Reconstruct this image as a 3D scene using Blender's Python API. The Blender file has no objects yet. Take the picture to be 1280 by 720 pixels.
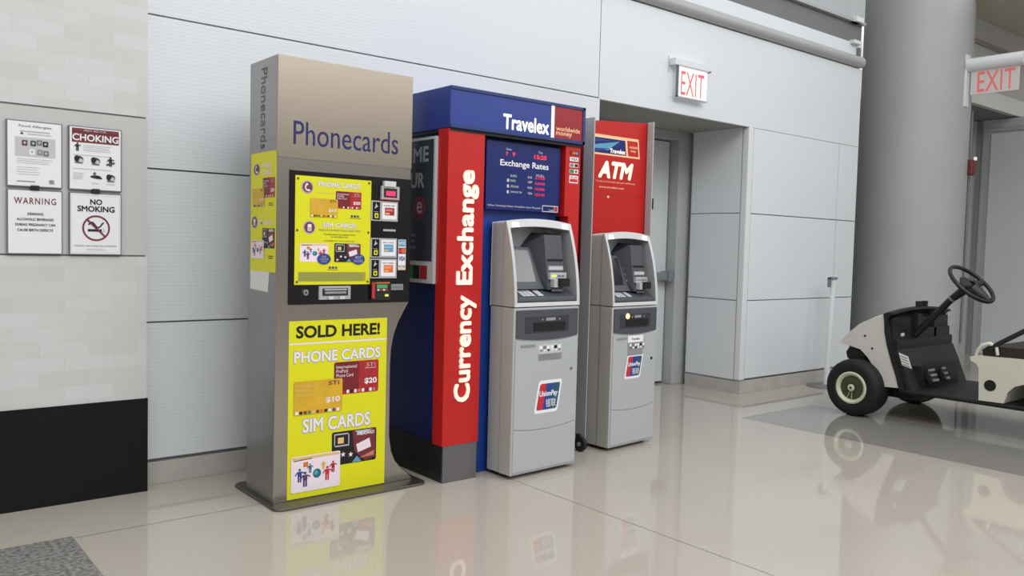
import bpy, math, random
from mathutils import Vector, Matrix
random.seed(7)
COL = bpy.context.scene.collection
PI = math.pi

# ------------------------------------------------------------------ materials
def lin(c):
    return tuple((x/255/12.92) if x/255 <= .04045 else ((x/255+.055)/1.055)**2.4 for x in c)
MATS = {}
def mat(name, rgb, rough=.5, metal=0., emit=0., var=0., scale=8., stretch=(1,1,1), spec=.5, bump=0., coat=0.):
    m = bpy.data.materials.new(name); m.use_nodes = True
    nt = m.node_tree; b = nt.nodes['Principled BSDF']
    c = lin(rgb)
    b.inputs['Base Color'].default_value = (*c, 1)
    b.inputs['Roughness'].default_value = rough
    b.inputs['Metallic'].default_value = metal
    b.inputs['Specular IOR Level'].default_value = spec
    if coat: b.inputs['Coat Weight'].default_value = coat; b.inputs['Coat Roughness'].default_value = .08
    if emit:
        b.inputs['Emission Color'].default_value = (*c, 1); b.inputs['Emission Strength'].default_value = emit
    if var or bump:
        tc = nt.nodes.new('ShaderNodeTexCoord'); mp = nt.nodes.new('ShaderNodeMapping')
        mp.inputs['Scale'].default_value = stretch
        nz = nt.nodes.new('ShaderNodeTexNoise'); nz.inputs['Scale'].default_value = scale; nz.inputs['Detail'].default_value = 4
        nt.links.new(tc.outputs['Object'], mp.inputs['Vector']); nt.links.new(mp.outputs['Vector'], nz.inputs['Vector'])
        if var:
            rp = nt.nodes.new('ShaderNodeMapRange'); rp.inputs[1].default_value = .3; rp.inputs[2].default_value = .7
            rp.inputs[3].default_value = 1-var; rp.inputs[4].default_value = 1+var
            mx = nt.nodes.new('ShaderNodeVectorMath'); mx.operation = 'SCALE'
            mx.inputs[0].default_value = c
            nt.links.new(nz.outputs['Fac'], rp.inputs[0]); nt.links.new(rp.outputs[0], mx.inputs['Scale'])
            nt.links.new(mx.outputs[0], b.inputs['Base Color'])
        if bump:
            bp = nt.nodes.new('ShaderNodeBump'); bp.inputs['Strength'].default_value = bump; bp.inputs['Distance'].default_value = .002
            nt.links.new(nz.outputs['Fac'], bp.inputs['Height']); nt.links.new(bp.outputs[0], b.inputs['Normal'])
    MATS[name] = m
    return m
mat('white_panel', (220,225,229), .55, var=.012, scale=2)
mat('seam_grey', (150,152,154), .8, var=.05)
mat('stone_base', (184,181,175), .35, var=.07, scale=9)
mat('black_base', (10,13,13), .5, var=.1, spec=.25)
mat('plain_panel', (196,196,195), .6, var=.02, scale=3)
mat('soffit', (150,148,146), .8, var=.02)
mat('post_white', (222,225,227), .4, var=.01)
mat('rail_grey', (168,170,171), .35, var=.03)
mat('band_dark', (112,114,116), .6, var=.05)
mat('upper_grey', (176,181,184), .7, var=.03)
mat('column_paint', (176,178,179), .5, var=.02, scale=3)
mat('beige_ceiling', (186,181,168), .8, var=.03)
mat('door_paint', (206,211,213), .45, var=.015)
mat('door_frame', (172,175,177), .45, var=.02)
mat('push_bar', (138,141,145), .35, metal=.4, var=.04)
mat('grey_wall', (186,188,189), .6, var=.02)
mat('steel', (166,161,154), .25, metal=1., var=.03, scale=5, stretch=(1,1,30))
mat('steel_header', (204,194,180), .15, metal=1., var=.02, scale=5, stretch=(1,1,30))
mat('steel_side', (164,162,160), .36, metal=.9, var=.03, scale=6, stretch=(1,1,30))
mat('plinth_steel', (128,128,130), .35, metal=.8, var=.12, scale=3, stretch=(1,1,.5))
mat('black_gloss', (14,13,14), .22, var=.1)
mat('black_matte', (20,20,21), .6, var=.15)
mat('black_hole', (5,5,6), .7, var=.1)
mat('yellow', (224,222,14), .45, var=.02, scale=3)
mat('yellow_dark', (168,170,40), .5, var=.05)
mat('white', (238,238,242), .5, var=.01)
mat('paper', (226,226,220), .7, var=.02)
mat('lavender', (176,160,200), .5, var=.02)
mat('pinkish', (240,226,236), .5, var=.01)
mat('ink', (16,14,14), .5, var=.05)
mat('navy_letter', (34,36,98), .35, var=.04)
mat('grey_letter', (72,70,92), .4, var=.04)
mat('card_red', (172,36,44), .4, var=.12, scale=14)
mat('card_darkred', (120,26,34), .4, var=.1)
mat('card_gold', (216,172,40), .4, var=.1, scale=12)
mat('tan', (226,190,120), .5, var=.02)
mat('orange', (226,110,40), .5, var=.03)
mat('green', (52,128,78), .5, var=.03)
mat('teal', (22,112,128), .5, var=.03)
mat('blue_ink', (44,64,140), .45, var=.04)
mat('sky_ink', (90,160,196), .45, var=.04)
mat('card_teal', (34,84,112), .5, var=.03)
mat('purple', (92,56,110), .5, var=.03)
mat('maroon', (118,42,52), .5, var=.04)
mat('brown', (110,58,52), .5, var=.04)
mat('red_ink', (200,40,48), .5, var=.03)
mat('skin_tone', (196,128,108), .5, var=.05)
mat('light_grey', (196,198,202), .45, var=.02)
mat('mid_grey', (140,142,146), .5, var=.03)
mat('text_grey', (120,120,126), .6, var=.03)
mat('faint_grey', (182,184,190), .6, var=.02)
mat('chrome', (190,190,192), .2, metal=.9, var=.03)
mat('plastic_grey', (172,172,172), .4, var=.03)
mat('lcd_green', (60,150,96), .3, emit=.25, var=.05)
mat('pink_glow', (214,52,104), .3, emit=.6, var=.05)
mat('led_red', (235,40,50), .4, emit=1.2, var=.02)
mat('led_pink', (196,36,84), .4, emit=.35, var=.05)
mat('travel_blue', (28,64,146), .35, var=.03)
mat('travel_navy', (12,26,84), .4, var=.05)
mat('header_blue', (40,62,142), .35, var=.03, scale=2)
mat('frame_blue', (34,58,112), .35, var=.03)
mat('board_blue', (18,36,104), .3, var=.04)
mat('travel_red', (190,26,24), .38, var=.03)
mat('shaded_red', (112,14,24), .45, var=.05)  # red of the sign bay's sides, darkened to paint their shade
mat('deep_red', (150,32,42), .4, var=.04)
mat('charcoal', (26,27,28), .45, var=.1)
mat('letter_white', (255,250,240), .4, emit=.35, var=.01)
mat('letter_cream', (255,240,222), .4, emit=.25, var=.01)
mat('peach', (244,196,150), .4, emit=.1, var=.01)
mat('sign_glass', (58,64,72), .18, var=.08)
mat('sign_letter', (156,160,164), .4, var=.03)
mat('sign_letter_dim', (104,108,112), .4, var=.03)
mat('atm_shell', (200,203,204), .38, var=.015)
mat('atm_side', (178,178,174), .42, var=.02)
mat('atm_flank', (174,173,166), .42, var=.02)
mat('atm_door', (176,180,182), .4, var=.015)
mat('atm_recess', (158,161,164), .45, var=.03)
mat('atm_dark', (74,77,84), .42, var=.04)
mat('atm_darker', (52,56,64), .42, var=.04)
mat('atm_screen', (98,100,100), .15, var=.05)
mat('atm_screen_dark', (34,36,42), .12, var=.05)
mat('key_light', (206,208,208), .4, var=.03)
mat('card_silver', (204,206,208), .3, metal=.3, var=.03)
mat('lamp_yellow', (226,230,90), .3, emit=.5, var=.02)
mat('lamp_orange', (255,206,130), .3, emit=2.2, var=.02)
mat('decal_white', (255,255,255), .3, emit=1.0, var=.01)  # emission paints the blown highlight on the hood decals
mat('upright_grey', (178,180,182), .4, metal=0., var=.03)
mat('atm_red', (186,26,22), .33, var=.03, scale=2)
mat('exit_red', (222,110,106), .5, emit=.2, var=.02)
mat('exit_white', (240,238,240), .4, emit=.35, var=.01)
mat('exit_dim', (206,200,196), .4, emit=.05, var=.02)
mat('alarm_red', (112,40,46), .45, var=.06)
mat('cart_white', (206,203,197), .4, var=.03, scale=4)
mat('cart_cream', (206,204,190), .42, var=.04, scale=4)
mat('cart_black', (22,22,23), .5, var=.15, scale=10)
mat('cart_dark', (28,29,30), .55, var=.12, scale=10)
mat('tyre', (14,14,14), .7, var=.15, scale=20, bump=.3)
mat('wheel_cream', (202,206,176), .4, var=.05)
mat('wheel_olive', (84,88,54), .5, var=.15, scale=30)
mat('seat_brown', (38,30,26), .6, var=.1)
mat('disc_grey', (124,123,120), .4, metal=.3, var=.05)
mat('kiosk_plate', (112,108,100), .38, metal=.85, var=.08, scale=6)

# walls' ribbed white panel, brick tile, terrazzo, granite are node graphs of their own
def ribbed():
    m = bpy.data.materials.new('ribbed_panel'); m.use_nodes = True; nt = m.node_tree; b = nt.nodes['Principled BSDF']
    b.inputs['Roughness'].default_value = .5
    tc = nt.nodes.new('ShaderNodeTexCoord'); w = nt.nodes.new('ShaderNodeTexWave')
    w.bands_direction = 'Z'; w.inputs['Scale'].default_value = 17.; w.inputs['Distortion'].default_value = .6; w.inputs['Detail'].default_value = 1
    nt.links.new(tc.outputs['Object'], w.inputs['Vector'])
    bp = nt.nodes.new('ShaderNodeBump'); bp.inputs['Strength'].default_value = .05; bp.inputs['Distance'].default_value = .003
    nt.links.new(w.outputs['Fac'], bp.inputs['Height']); nt.links.new(bp.outputs[0], b.inputs['Normal'])
    mr = nt.nodes.new('ShaderNodeMix'); mr.data_type = 'RGBA'
    mr.inputs[6].default_value = (*lin((217,222,226)),1); mr.inputs[7].default_value = (*lin((222,227,231)),1)
    nt.links.new(w.outputs['Fac'], mr.inputs[0]); nt.links.new(mr.outputs[2], b.inputs['Base Color'])
    MATS['ribbed_panel'] = m
ribbed()
def tile():
    m = bpy.data.materials.new('wall_tile'); m.use_nodes = True; nt = m.node_tree; b = nt.nodes['Principled BSDF']
    b.inputs['Roughness'].default_value = .42
    tc = nt.nodes.new('ShaderNodeTexCoord'); sp = nt.nodes.new('ShaderNodeSeparateXYZ'); cb = nt.nodes.new('ShaderNodeCombineXYZ')
    nt.links.new(tc.outputs['Object'], sp.inputs[0]); nt.links.new(sp.outputs['X'], cb.inputs['X']); nt.links.new(sp.outputs['Z'], cb.inputs['Y'])
    br = nt.nodes.new('ShaderNodeTexBrick')
    br.inputs['Color1'].default_value = (*lin((203,203,201)),1); br.inputs['Color2'].default_value = (*lin((212,212,212)),1)
    br.inputs['Mortar'].default_value = (*lin((202,202,201)),1)
    br.inputs['Scale'].default_value = 1.; br.inputs['Mortar Size'].default_value = .0016
    br.inputs['Brick Width'].default_value = .2; br.inputs['Row Height'].default_value = .066
    nt.links.new(cb.outputs[0], br.inputs['Vector']); nt.links.new(br.outputs['Color'], b.inputs['Base Color'])
    MATS['wall_tile'] = m
tile()
def speckle(name, a, bcol, rough, scale, big=.03, contrast=(.42,.6)):
    m = bpy.data.materials.new(name); m.use_nodes = True; nt = m.node_tree; b = nt.nodes['Principled BSDF']
    b.inputs['Roughness'].default_value = rough; b.inputs['Specular IOR Level'].default_value = .5
    tc = nt.nodes.new('ShaderNodeTexCoord')
    n1 = nt.nodes.new('ShaderNodeTexNoise'); n1.inputs['Scale'].default_value = scale; n1.inputs['Detail'].default_value = 3
    n2 = nt.nodes.new('ShaderNodeTexNoise'); n2.inputs['Scale'].default_value = 1.3; n2.inputs['Detail'].default_value = 3
    for n in (n1, n2): nt.links.new(tc.outputs['Object'], n.inputs['Vector'])
    r1 = nt.nodes.new('ShaderNodeMapRange'); r1.inputs[1].default_value = contrast[0]; r1.inputs[2].default_value = contrast[1]
    nt.links.new(n1.outputs['Fac'], r1.inputs[0])
    mx = nt.nodes.new('ShaderNodeMix'); mx.data_type = 'RGBA'
    mx.inputs[6].default_value = (*lin(a),1); mx.inputs[7].default_value = (*lin(bcol),1)
    nt.links.new(r1.outputs[0], mx.inputs[0])
    r2 = nt.nodes.new('ShaderNodeMapRange'); r2.inputs[1].default_value = .3; r2.inputs[2].default_value = .7
    r2.inputs[3].default_value = 1-big; r2.inputs[4].default_value = 1+big
    nt.links.new(n2.outputs['Fac'], r2.inputs[0])
    sc = nt.nodes.new('ShaderNodeVectorMath'); sc.operation = 'SCALE'
    nt.links.new(mx.outputs[2], sc.inputs[0]); nt.links.new(r2.outputs[0], sc.inputs['Scale'])
    nt.links.new(sc.outputs[0], b.inputs['Base Color'])
    MATS[name] = m
speckle('terrazzo', (176,169,158), (182,175,165), .05, 110, .03)
speckle('granite', (104,103,101), (152,150,147), .2, 60, .05, (.35,.65))
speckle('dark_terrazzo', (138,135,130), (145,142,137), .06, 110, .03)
speckle('joint', (120,113,102), (128,120,108), .3, 60)

# ------------------------------------------------------------------ object helpers
def link(o): COL.objects.link(o); return o
def thing(name, label, cat, loc=(0,0,0), rotz=0., group=None):
    o = link(bpy.data.objects.new(name, None)); o.location = loc; o.rotation_euler = (0,0,rotz)
    o.empty_display_size = .1
    o['label'] = label; o['category'] = cat
    if group: o['group'] = group
    return o

class MB:
    """collects geometry for ONE mesh object"""
    def __init__(s): s.v=[]; s.f=[]; s.m=[]; s.slots=[]
    def slot(s, name):
        if name not in s.slots: s.slots.append(name)
        return s.slots.index(name)
    def add(s, vs, fs, m):
        k=len(s.v); s.v+= [tuple(p) for p in vs]; i=s.slot(m)
        for f in fs: s.f.append(tuple(k+a for a in f)); s.m.append(i)
        return s
    def box(s,x0,x1,y0,y1,z0,z1,m):
        x0,x1=min(x0,x1),max(x0,x1); y0,y1=min(y0,y1),max(y0,y1); z0,z1=min(z0,z1),max(z0,z1)
        vs=[(x0,y0,z0),(x1,y0,z0),(x1,y1,z0),(x0,y1,z0),(x0,y0,z1),(x1,y0,z1),(x1,y1,z1),(x0,y1,z1)]
        return s.add(vs,[(0,3,2,1),(4,5,6,7),(0,1,5,4),(1,2,6,5),(2,3,7,6),(3,0,4,7)],m)
    def prism(s,poly,axis,a0,a1,m,m_side=None):
        """poly: 2-D points; axis 'x': (y,z), 'y': (x,z), 'z': (x,y)"""
        def P(p,a): return {'x':(a,p[0],p[1]),'y':(p[0],a,p[1]),'z':(p[0],p[1],a)}[axis]
        n=len(poly); vs=[P(p,a0) for p in poly]+[P(p,a1) for p in poly]
        ar=sum(poly[i][0]*poly[(i+1)%n][1]-poly[(i+1)%n][0]*poly[i][1] for i in range(n))
        flip=(ar>0)^(axis=='y')^(a1<a0)
        caps=[tuple(range(n)),tuple(range(2*n-1,n-1,-1))] if not flip else [tuple(range(n-1,-1,-1)),tuple(range(n,2*n))]
        sides=[(i,i+n,(i+1)%n+n,(i+1)%n) if not flip else (i,(i+1)%n,(i+1)%n+n,i+n) for i in range(n)]
        s.add(vs,caps,m); 
        return s.add(vs,sides,m_side or m)
    def cyl(s,p0,p1,r0,r1=None,n=20,m='white',caps=True):
        r1=r0 if r1 is None else r1; p0=Vector(p0);p1=Vector(p1); d=(p1-p0).normalized()
        a=d.orthogonal().normalized(); b=d.cross(a); vs=[]
        for p,r in ((p0,r0),(p1,r1)):
            for i in range(n):
                t=2*PI*i/n; vs.append(p+(a*math.cos(t)+b*math.sin(t))*r)
        fs=[(i,(i+1)%n,(i+1)%n+n,i+n) for i in range(n)]
        if caps: fs+=[tuple(range(n-1,-1,-1)),tuple(range(n,2*n))]
        return s.add(vs,fs,m)
    def tube(s,path,r,n=12,m='white',closed=False):
        pts=[Vector(p) for p in path]; k=len(pts); vs=[]; prev=None
        for i,p in enumerate(pts):
            if closed: d=pts[(i+1)%k]-pts[i-1]
            else: d=(pts[min(i+1,k-1)]-pts[max(i-1,0)])
            d.normalize()
            a=(prev-d*prev.dot(d)).normalized() if prev is not None else d.orthogonal().normalized()
            prev=a; b=d.cross(a); rr=r[i] if isinstance(r,(list,tuple)) else r
            vs+=[p+(a*math.cos(2*PI*j/n)+b*math.sin(2*PI*j/n))*rr for j in range(n)]
        fs=[]
        for i in range(k if closed else k-1):
            o=i*n; q=((i+1)%k)*n
            fs+=[(o+j,o+(j+1)%n,q+(j+1)%n,q+j) for j in range(n)]
        if not closed: fs+=[tuple(range(n-1,-1,-1)),tuple(range((k-1)*n,k*n))]
        return s.add(vs,fs,m)
    def lathe(s,prof,c,axis,n=40,m='white'):
        """prof: (radius, offset along axis), open profile; c centre; axis unit vector"""
        c=Vector(c); d=Vector(axis).normalized(); a=d.orthogonal().normalized(); b=d.cross(a); vs=[]
        for r,h in prof:
            for j in range(n):
                t=2*PI*j/n; vs.append(c+d*h+(a*math.cos(t)+b*math.sin(t))*r)
        fs=[]
        for i in range(len(prof)-1):
            for j in range(n): fs.append((i*n+j,i*n+(j+1)%n,(i+1)*n+(j+1)%n,(i+1)*n+j))
        return s.add(vs,fs,m)
    def build(s,name,parent=None,off=(0,0,0),bevel=0.,smooth=False,kind=None,label=None,segs=2,world=True):
        """world=True: geometry is in world space, moved to be local to 'off' (the parent's base)"""
        me=bpy.data.meshes.new(name)
        ox,oy,oz=off
        me.from_pydata([(x-ox,y-oy,z-oz) for x,y,z in s.v],[],s.f)
        for n in s.slots: me.materials.append(MATS[n])
        me.polygons.foreach_set('material_index',s.m)
        if smooth:
            me.polygons.foreach_set('use_smooth',[True]*len(s.f))
        me.update()
        o=link(bpy.data.objects.new(name,me))
        if parent is not None: o.parent=parent
        else: o.location=off
        if bevel:
            w=o.modifiers.new('weld','WELD'); w.merge_threshold=1e-5
            b=o.modifiers.new('bevel','BEVEL'); b.width=bevel; b.segments=segs; b.limit_method='ANGLE'; b.angle_limit=math.radians(40)
            b.harden_normals=False
        if smooth:
            me.set_sharp_from_angle(angle=math.radians(38))
        if kind: o['kind']=kind
        if label: o['label']=label
        return o

# ------------------------------------------------------------------ lettering
TXT={}
def text_geo(body,bold=0.,shear=0.,spacing=1.,extrude=0.):
    key=(body,bold,shear,spacing,extrude)
    if key not in TXT and bold>.012 and any(c in body for c in 'MNWVAmnwvxyk4'): 
        vs,fs,_=text_geo(body,0.,shear,spacing,extrude); V=[];FF=[]
        sh_=[(1,0),(-1,0),(0,1),(0,-1),(.7,.7),(-.7,.7),(.7,-.7),(-.7,-.7)]
        for i,(a,b) in enumerate(sh_):
            k=len(V); V+=[(x+a*bold,y+b*bold,z+.0009*i) for x,y,z in vs]; FF+=[tuple(k+q for q in f) for f in fs]
        xs=[v[0] for v in V]; ys=[v[1] for v in V]; TXT[key]=(V,FF,(min(xs),min(ys),max(xs),max(ys)))
    if key in TXT: return TXT[key]
    cu=bpy.data.curves.new('lettering','FONT'); cu.body=body; cu.size=1; cu.offset=bold; cu.shear=shear
    cu.space_character=spacing; cu.space_line=.95; cu.align_x='CENTER' if '\n' in body else 'LEFT'; cu.resolution_u=3; cu.extrude=extrude
    ob=bpy.data.objects.new('lettering',cu); COL.objects.link(ob)
    dg=bpy.context.evaluated_depsgraph_get(); dg.update()
    me=bpy.data.meshes.new_from_object(ob.evaluated_get(dg))
    vs=[tuple(v.co) for v in me.vertices]; fs=[tuple(p.vertices) for p in me.polygons]
    bpy.data.objects.remove(ob); bpy.data.curves.remove(cu); bpy.data.meshes.remove(me)
    x0=min(v[0] for v in vs);x1=max(v[0] for v in vs);y0=min(v[1] for v in vs);y1=max(v[1] for v in vs)
    TXT[key]=(vs,fs,(x0,y0,x1,y1)); return TXT[key]

def front(y):               # a plane facing the hall (-y): u = x, v = z
    return lambda u,v,n: (u,y-n,v)
def left(x):                # a plane facing left (-x): u runs towards the hall
    return lambda u,v,n: (x-n,-u,v)

L=.0006
class Sheet(MB):
    """flat printed graphics laid on a plane; layers step out by L"""
    def __init__(s,plane,base=0.): super().__init__(); s.P=plane; s.base=base
    def n(s,l): return s.base+l*L
    def poly(s,pts,m,l=1): 
        n=len(pts); ar=sum(pts[i][0]*pts[(i+1)%n][1]-pts[(i+1)%n][0]*pts[i][1] for i in range(n))
        if ar<0: pts=pts[::-1]
        s.add([s.P(u,v,s.n(l)) for u,v in pts],[tuple(range(n))],m); return s
    def rect(s,u0,v0,u1,v1,m,l=1): return s.poly([(u0,v0),(u1,v0),(u1,v1),(u0,v1)],m,l)
    def rrect(s,u0,v0,u1,v1,r,m,l=1,k=4):
        pts=[]
        for cu,cv,a in ((u1-r,v0+r,-90),(u1-r,v1-r,0),(u0+r,v1-r,90),(u0+r,v0+r,180)):
            for i in range(k+1):
                t=math.radians(a+90*i/k); pts.append((cu+r*math.cos(t),cv+r*math.sin(t)))
        return s.poly(pts,m,l)
    def slab(s,u0,v0,u1,v1,t,m):     # a thin board from the plane out to thickness t
        a=[s.P(u0,v0,0),s.P(u1,v0,0),s.P(u1,v1,0),s.P(u0,v1,0)]; b=[s.P(u0,v0,t),s.P(u1,v0,t),s.P(u1,v1,t),s.P(u0,v1,t)]
        s.add(a+b,[(3,2,1,0),(4,5,6,7),(0,1,5,4),(1,2,6,5),(2,3,7,6),(3,0,4,7)],m); s.base=t; return s
    def ell(s,cu,cv,ru,rv,m,l=1,n=24): return s.poly([(cu+ru*math.cos(2*PI*i/n),cv+rv*math.sin(2*PI*i/n)) for i in range(n)],m,l)
    def ring(s,cu,cv,r0,r1,m,l=1,n=28):
        for i in range(n):
            a=2*PI*i/n;b=2*PI*(i+1)/n
            s.poly([(cu+r0*math.cos(a),cv+r0*math.sin(a)),(cu+r1*math.cos(a),cv+r1*math.sin(a)),(cu+r1*math.cos(b),cv+r1*math.sin(b)),(cu+r0*math.cos(b),cv+r0*math.sin(b))],m,l)
        return s
    def bar(s,u0,v0,u1,v1,w,m,l=1):
        d=Vector((u1-u0,v1-v0)).normalized(); a=Vector((-d.y,d.x))*w/2
        return s.poly([(u0-a.x,v0-a.y),(u1-a.x,v1-a.y),(u1+a.x,v1+a.y),(u0+a.x,v0+a.y)],m,l)
    def text(s,body,u0,v0,u1,v1,m,l=2,bold=0.,shear=0.,spacing=1.,rot=0,extrude=0.,keep=False):
        vs,fs,(x0,y0,x1,y1)=text_geo(body,bold,shear,spacing,extrude)
        W=(u1-u0); H=(v1-v0)
        if rot: W,H=H,W
        sx=W/(x1-x0); sy=H/(y1-y0)
        if keep: sx=sy=min(sx,sy)
        out=[]
        for x,y,z in vs:
            p=(x-(x0+x1)/2)*sx; q=(y-(y0+y1)/2)*sy; d=(z+extrude)*sy
            if rot==90: p,q=-q,p
            elif rot==-90: p,q=q,-p
            out.append(s.P((u0+u1)/2+p,(v0+v1)/2+q,s.n(l)+d))
        s.add(out,fs,m); return s
    def lines(s,u0,v0,u1,v1,k,m,l=2,fill=.45,rag=.15,words=True):
        h=(v1-v0)/k
        for i in range(k):
            vb=v1-(i+1)*h+h*.25; e=u1-random.random()*rag*(u1-u0); u=u0
            while u<e-.002:
                w=min(e-u,(u1-u0)*random.uniform(.06,.16)) if words else e-u
                s.rect(u,vb,u+w*.92,vb+h*fill,m,l); u+=w
        return s

# ================================================================== THE SETTING
W=4.17                      # plane of the white panelled wall
f=MB()
f.add([(-9,-12,0),(14,-12,0),(14,7,0),(-9,7,0)],[(0,1,2,3)],'terrazzo')
def flat(x0,x1,y0,y1,z,m): f.add([(x0,y0,z),(x1,y0,z),(x1,y1,z),(x0,y1,z)],[(0,1,2,3)],m)
flat(-1.2,.735,-9,3.615,.0006,'granite')
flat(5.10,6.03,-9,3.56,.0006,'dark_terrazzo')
for x in (2.703,8.6): flat(x-.0022,x+.0022,-9,W,.0004,'joint')
flat(.735,2.70,3.588,3.593,.0004,'joint'); flat(2.70,5.1,-1.002,-.998,.0004,'joint')
f.build('floor',kind='structure')

# pillar of wall tile on the left
p=MB()
p.box(-6,1.145,4.08,4.5,.44,1.104,'wall_tile'); p.box(-6,1.145,4.08,4.5,1.112,1.739,'plain_panel'); p.box(-6,1.145,4.08,4.5,1.747,4.6,'wall_tile')
p.box(-6,1.138,4.088,4.49,.4,4.6,'seam_grey')
p.build('wall_left',kind='structure')
MB().box(-6,1.15,4.074,4.5,0,.442,'black_base').build('baseboard_left',kind='structure')

# panelled white wall with the doorway
w=MB()
def panel(x0,x1,z0,z1,m='white_panel',y=W): w.box(x0,x1,y,y+.03,z0,z1,m)
g=.004
zr=[.122,.789,1.522,2.243,2.975]
for a,b in zip(zr[:-1],zr[1:]):
    m='ribbed_panel' if b<2.5 else 'white_panel'
    panel(1.146,4.153-g if b>2.3 else 4.166,a+g,b-g,'ribbed_panel')
panel(4.153+g,7.69,2.236,2.975-g)
for a,b in ((.122,.789),(.789,1.522),(1.522,2.236)):
    panel(5.99,7.345-g,a+g,b-g); panel(7.345+g,7.69,a+g,b-g)
w.box(1.14,4.15,W+.03,W+.2,0,4.6,'seam_grey'); w.box(5.95,7.69,W+.03,W+.2,0,4.6,'seam_grey'); w.box(7.65,7.69,W+.2,6.5,0,4.6,'seam_grey'); w.box(4.15,5.95,W+.03,W+.2,2.25,4.6,'seam_grey')
w.build('wall_back',kind='structure')
b=MB(); b.box(1.146,4.166,W-.002,W+.04,0,.108,'stone_base'); b.box(5.925,7.69,W-.002,W+.04,0,.108,'stone_base')
b.build('baseboard_back',kind='structure',bevel=.002)
# door recess: soffit, right reveal, corner post, left reveal
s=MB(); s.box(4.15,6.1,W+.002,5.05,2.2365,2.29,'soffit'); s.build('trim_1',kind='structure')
r=MB()
for a,c in ((.115,.783),(.793,1.52),(1.528,2.2365)): r.box(5.922,5.95,4.235,4.745,a,c,'white_panel')
r.box(5.93,5.98,4.2,4.76,0,2.2365,'seam_grey'); r.box(5.92,5.95,4.2,4.745,0,.10,'stone_base')
r.box(4.12,4.15,W+.03,5.0,0,2.2365,'white_panel')
r.build('wall_recess',kind='structure')
cp=MB(); cp.box(5.918,5.985,W-.006,W+.06,.112,2.2365,'post_white'); cp.build('trim_2',kind='structure',bevel=.012,segs=3)
# door in the recess
MB().box(4.15,6.4,4.98,5.04,0,2.3,'seam_grey').build('wall_behind',kind='structure')
d=MB(); d.box(5.80,6.1,4.80,4.97,0,2.2365,'door_frame'); d.box(4.15,5.80,4.80,4.97,2.165,2.2365,'door_frame'); d.box(4.15,4.25,4.80,4.97,0,2.165,'door_frame')
fr=d.build('trim_3',kind='structure',bevel=.006)
dl=MB(); dl.box(4.26,5.788,4.90,4.945,.02,2.155,'door_paint')
door=dl.build('door_1',kind='structure',bevel=.003)
h=MB(); h.box(4.9,5.76,4.815,4.875,.93,1.0,'push_bar'); h.box(5.72,5.785,4.80,4.9,.92,1.01,'push_bar'); h.box(4.86,4.92,4.82,4.9,.92,1.01,'push_bar')
h.build('push_bar',door,bevel=.006)
# rails and bands high on the wall
t=MB()
t.tube([(1.2,W-.005,3.03),(7.655,W-.005,3.03)],.052,n=20,m='rail_grey'); t.build('trim_4',kind='structure',smooth=True)
t=MB(); t.box(1.146,7.69,W+.005,W+.03,3.03,3.2,'white_panel'); t.build('trim_5',kind='structure')
t=MB(); t.box(1.146,7.69,W+.02,W+.05,3.2,3.39,'band_dark'); t.build('trim_6',kind='structure')
t=MB(); t.box(1.146,7.69,W-.02,W+.05,3.385,3.41,'rail_grey'); t.box(1.146,7.69,W,W+.05,3.41,4.6,'upper_grey'); t.build('trim_7',kind='structure')
t=MB(); t.box(7.46,7.60,W-.05,W+.03,3.385,3.43,'post_white'); t.box(7.46,7.60,W-.04,W+.03,3.185,3.215,'post_white'); t.box(7.58,7.62,W-.02,W+.03,3.06,3.16,'band_dark'); t.build('trim_8',kind='structure')  # white of the two blocks stands for light on the lips
# the big round column and the dim bay behind it
CX,CY,CR=8.957,4.25,.5326
c=MB(); c.cyl((CX,CY,0),(CX,CY,4.7),CR,n=96,m='column_paint'); c.build('column',kind='structure',smooth=True)
# wall on the right with a big door panel
rw=MB(); rw.box(11,11.2,-8,4.36,0,2.885,'grey_wall'); rw.box(11,11.2,4.44,7,0,2.885,'grey_wall'); rw.box(11.03,11.2,4.36,4.44,0,2.885,'seam_grey'); rw.build('wall_right',kind='structure')
dd=MB(); dd.box(10.985,11,4.30,4.345,0,2.78,'door_frame'); dd.box(10.985,11,1.8,4.30,2.735,2.78,'door_frame'); dd.box(10.985,11,1.75,1.8,0,2.78,'door_frame'); dd.build('trim_9',kind='structure',bevel=.003)
dp=MB(); dp.box(10.97,10.998,1.82,4.255,.02,2.715,'door_paint'); d2=dp.build('door_2',kind='structure',bevel=.008)
MB().tube([(10.93,2.0,1.0),(10.93,2.12,1.0)],.012,m='chrome').build('door_handle',d2)
bh=MB(); bh.box(9.0,12,4.0,4.06,2.905,3.83,'plain_panel'); bh.box(9.0,12,3.985,4.0,2.905,3.09,'post_white'); bh.box(9.0,12,3.98,4.0,3.55,3.6,'soffit'); bh.build('wall_bulkhead',kind='structure')
MB().box(7.69,9.2,5.3,5.4,0,4.7,'upper_grey').build('wall_column_bay',kind='structure')
MB().box(9.0,12,4.06,7,2.89,2.95,'band_dark').build('trim_10',kind='structure')
MB().box(9.0,12,-4,4.06,3.83,3.9,'beige_ceiling').build('ceiling',kind='structure')

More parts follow.
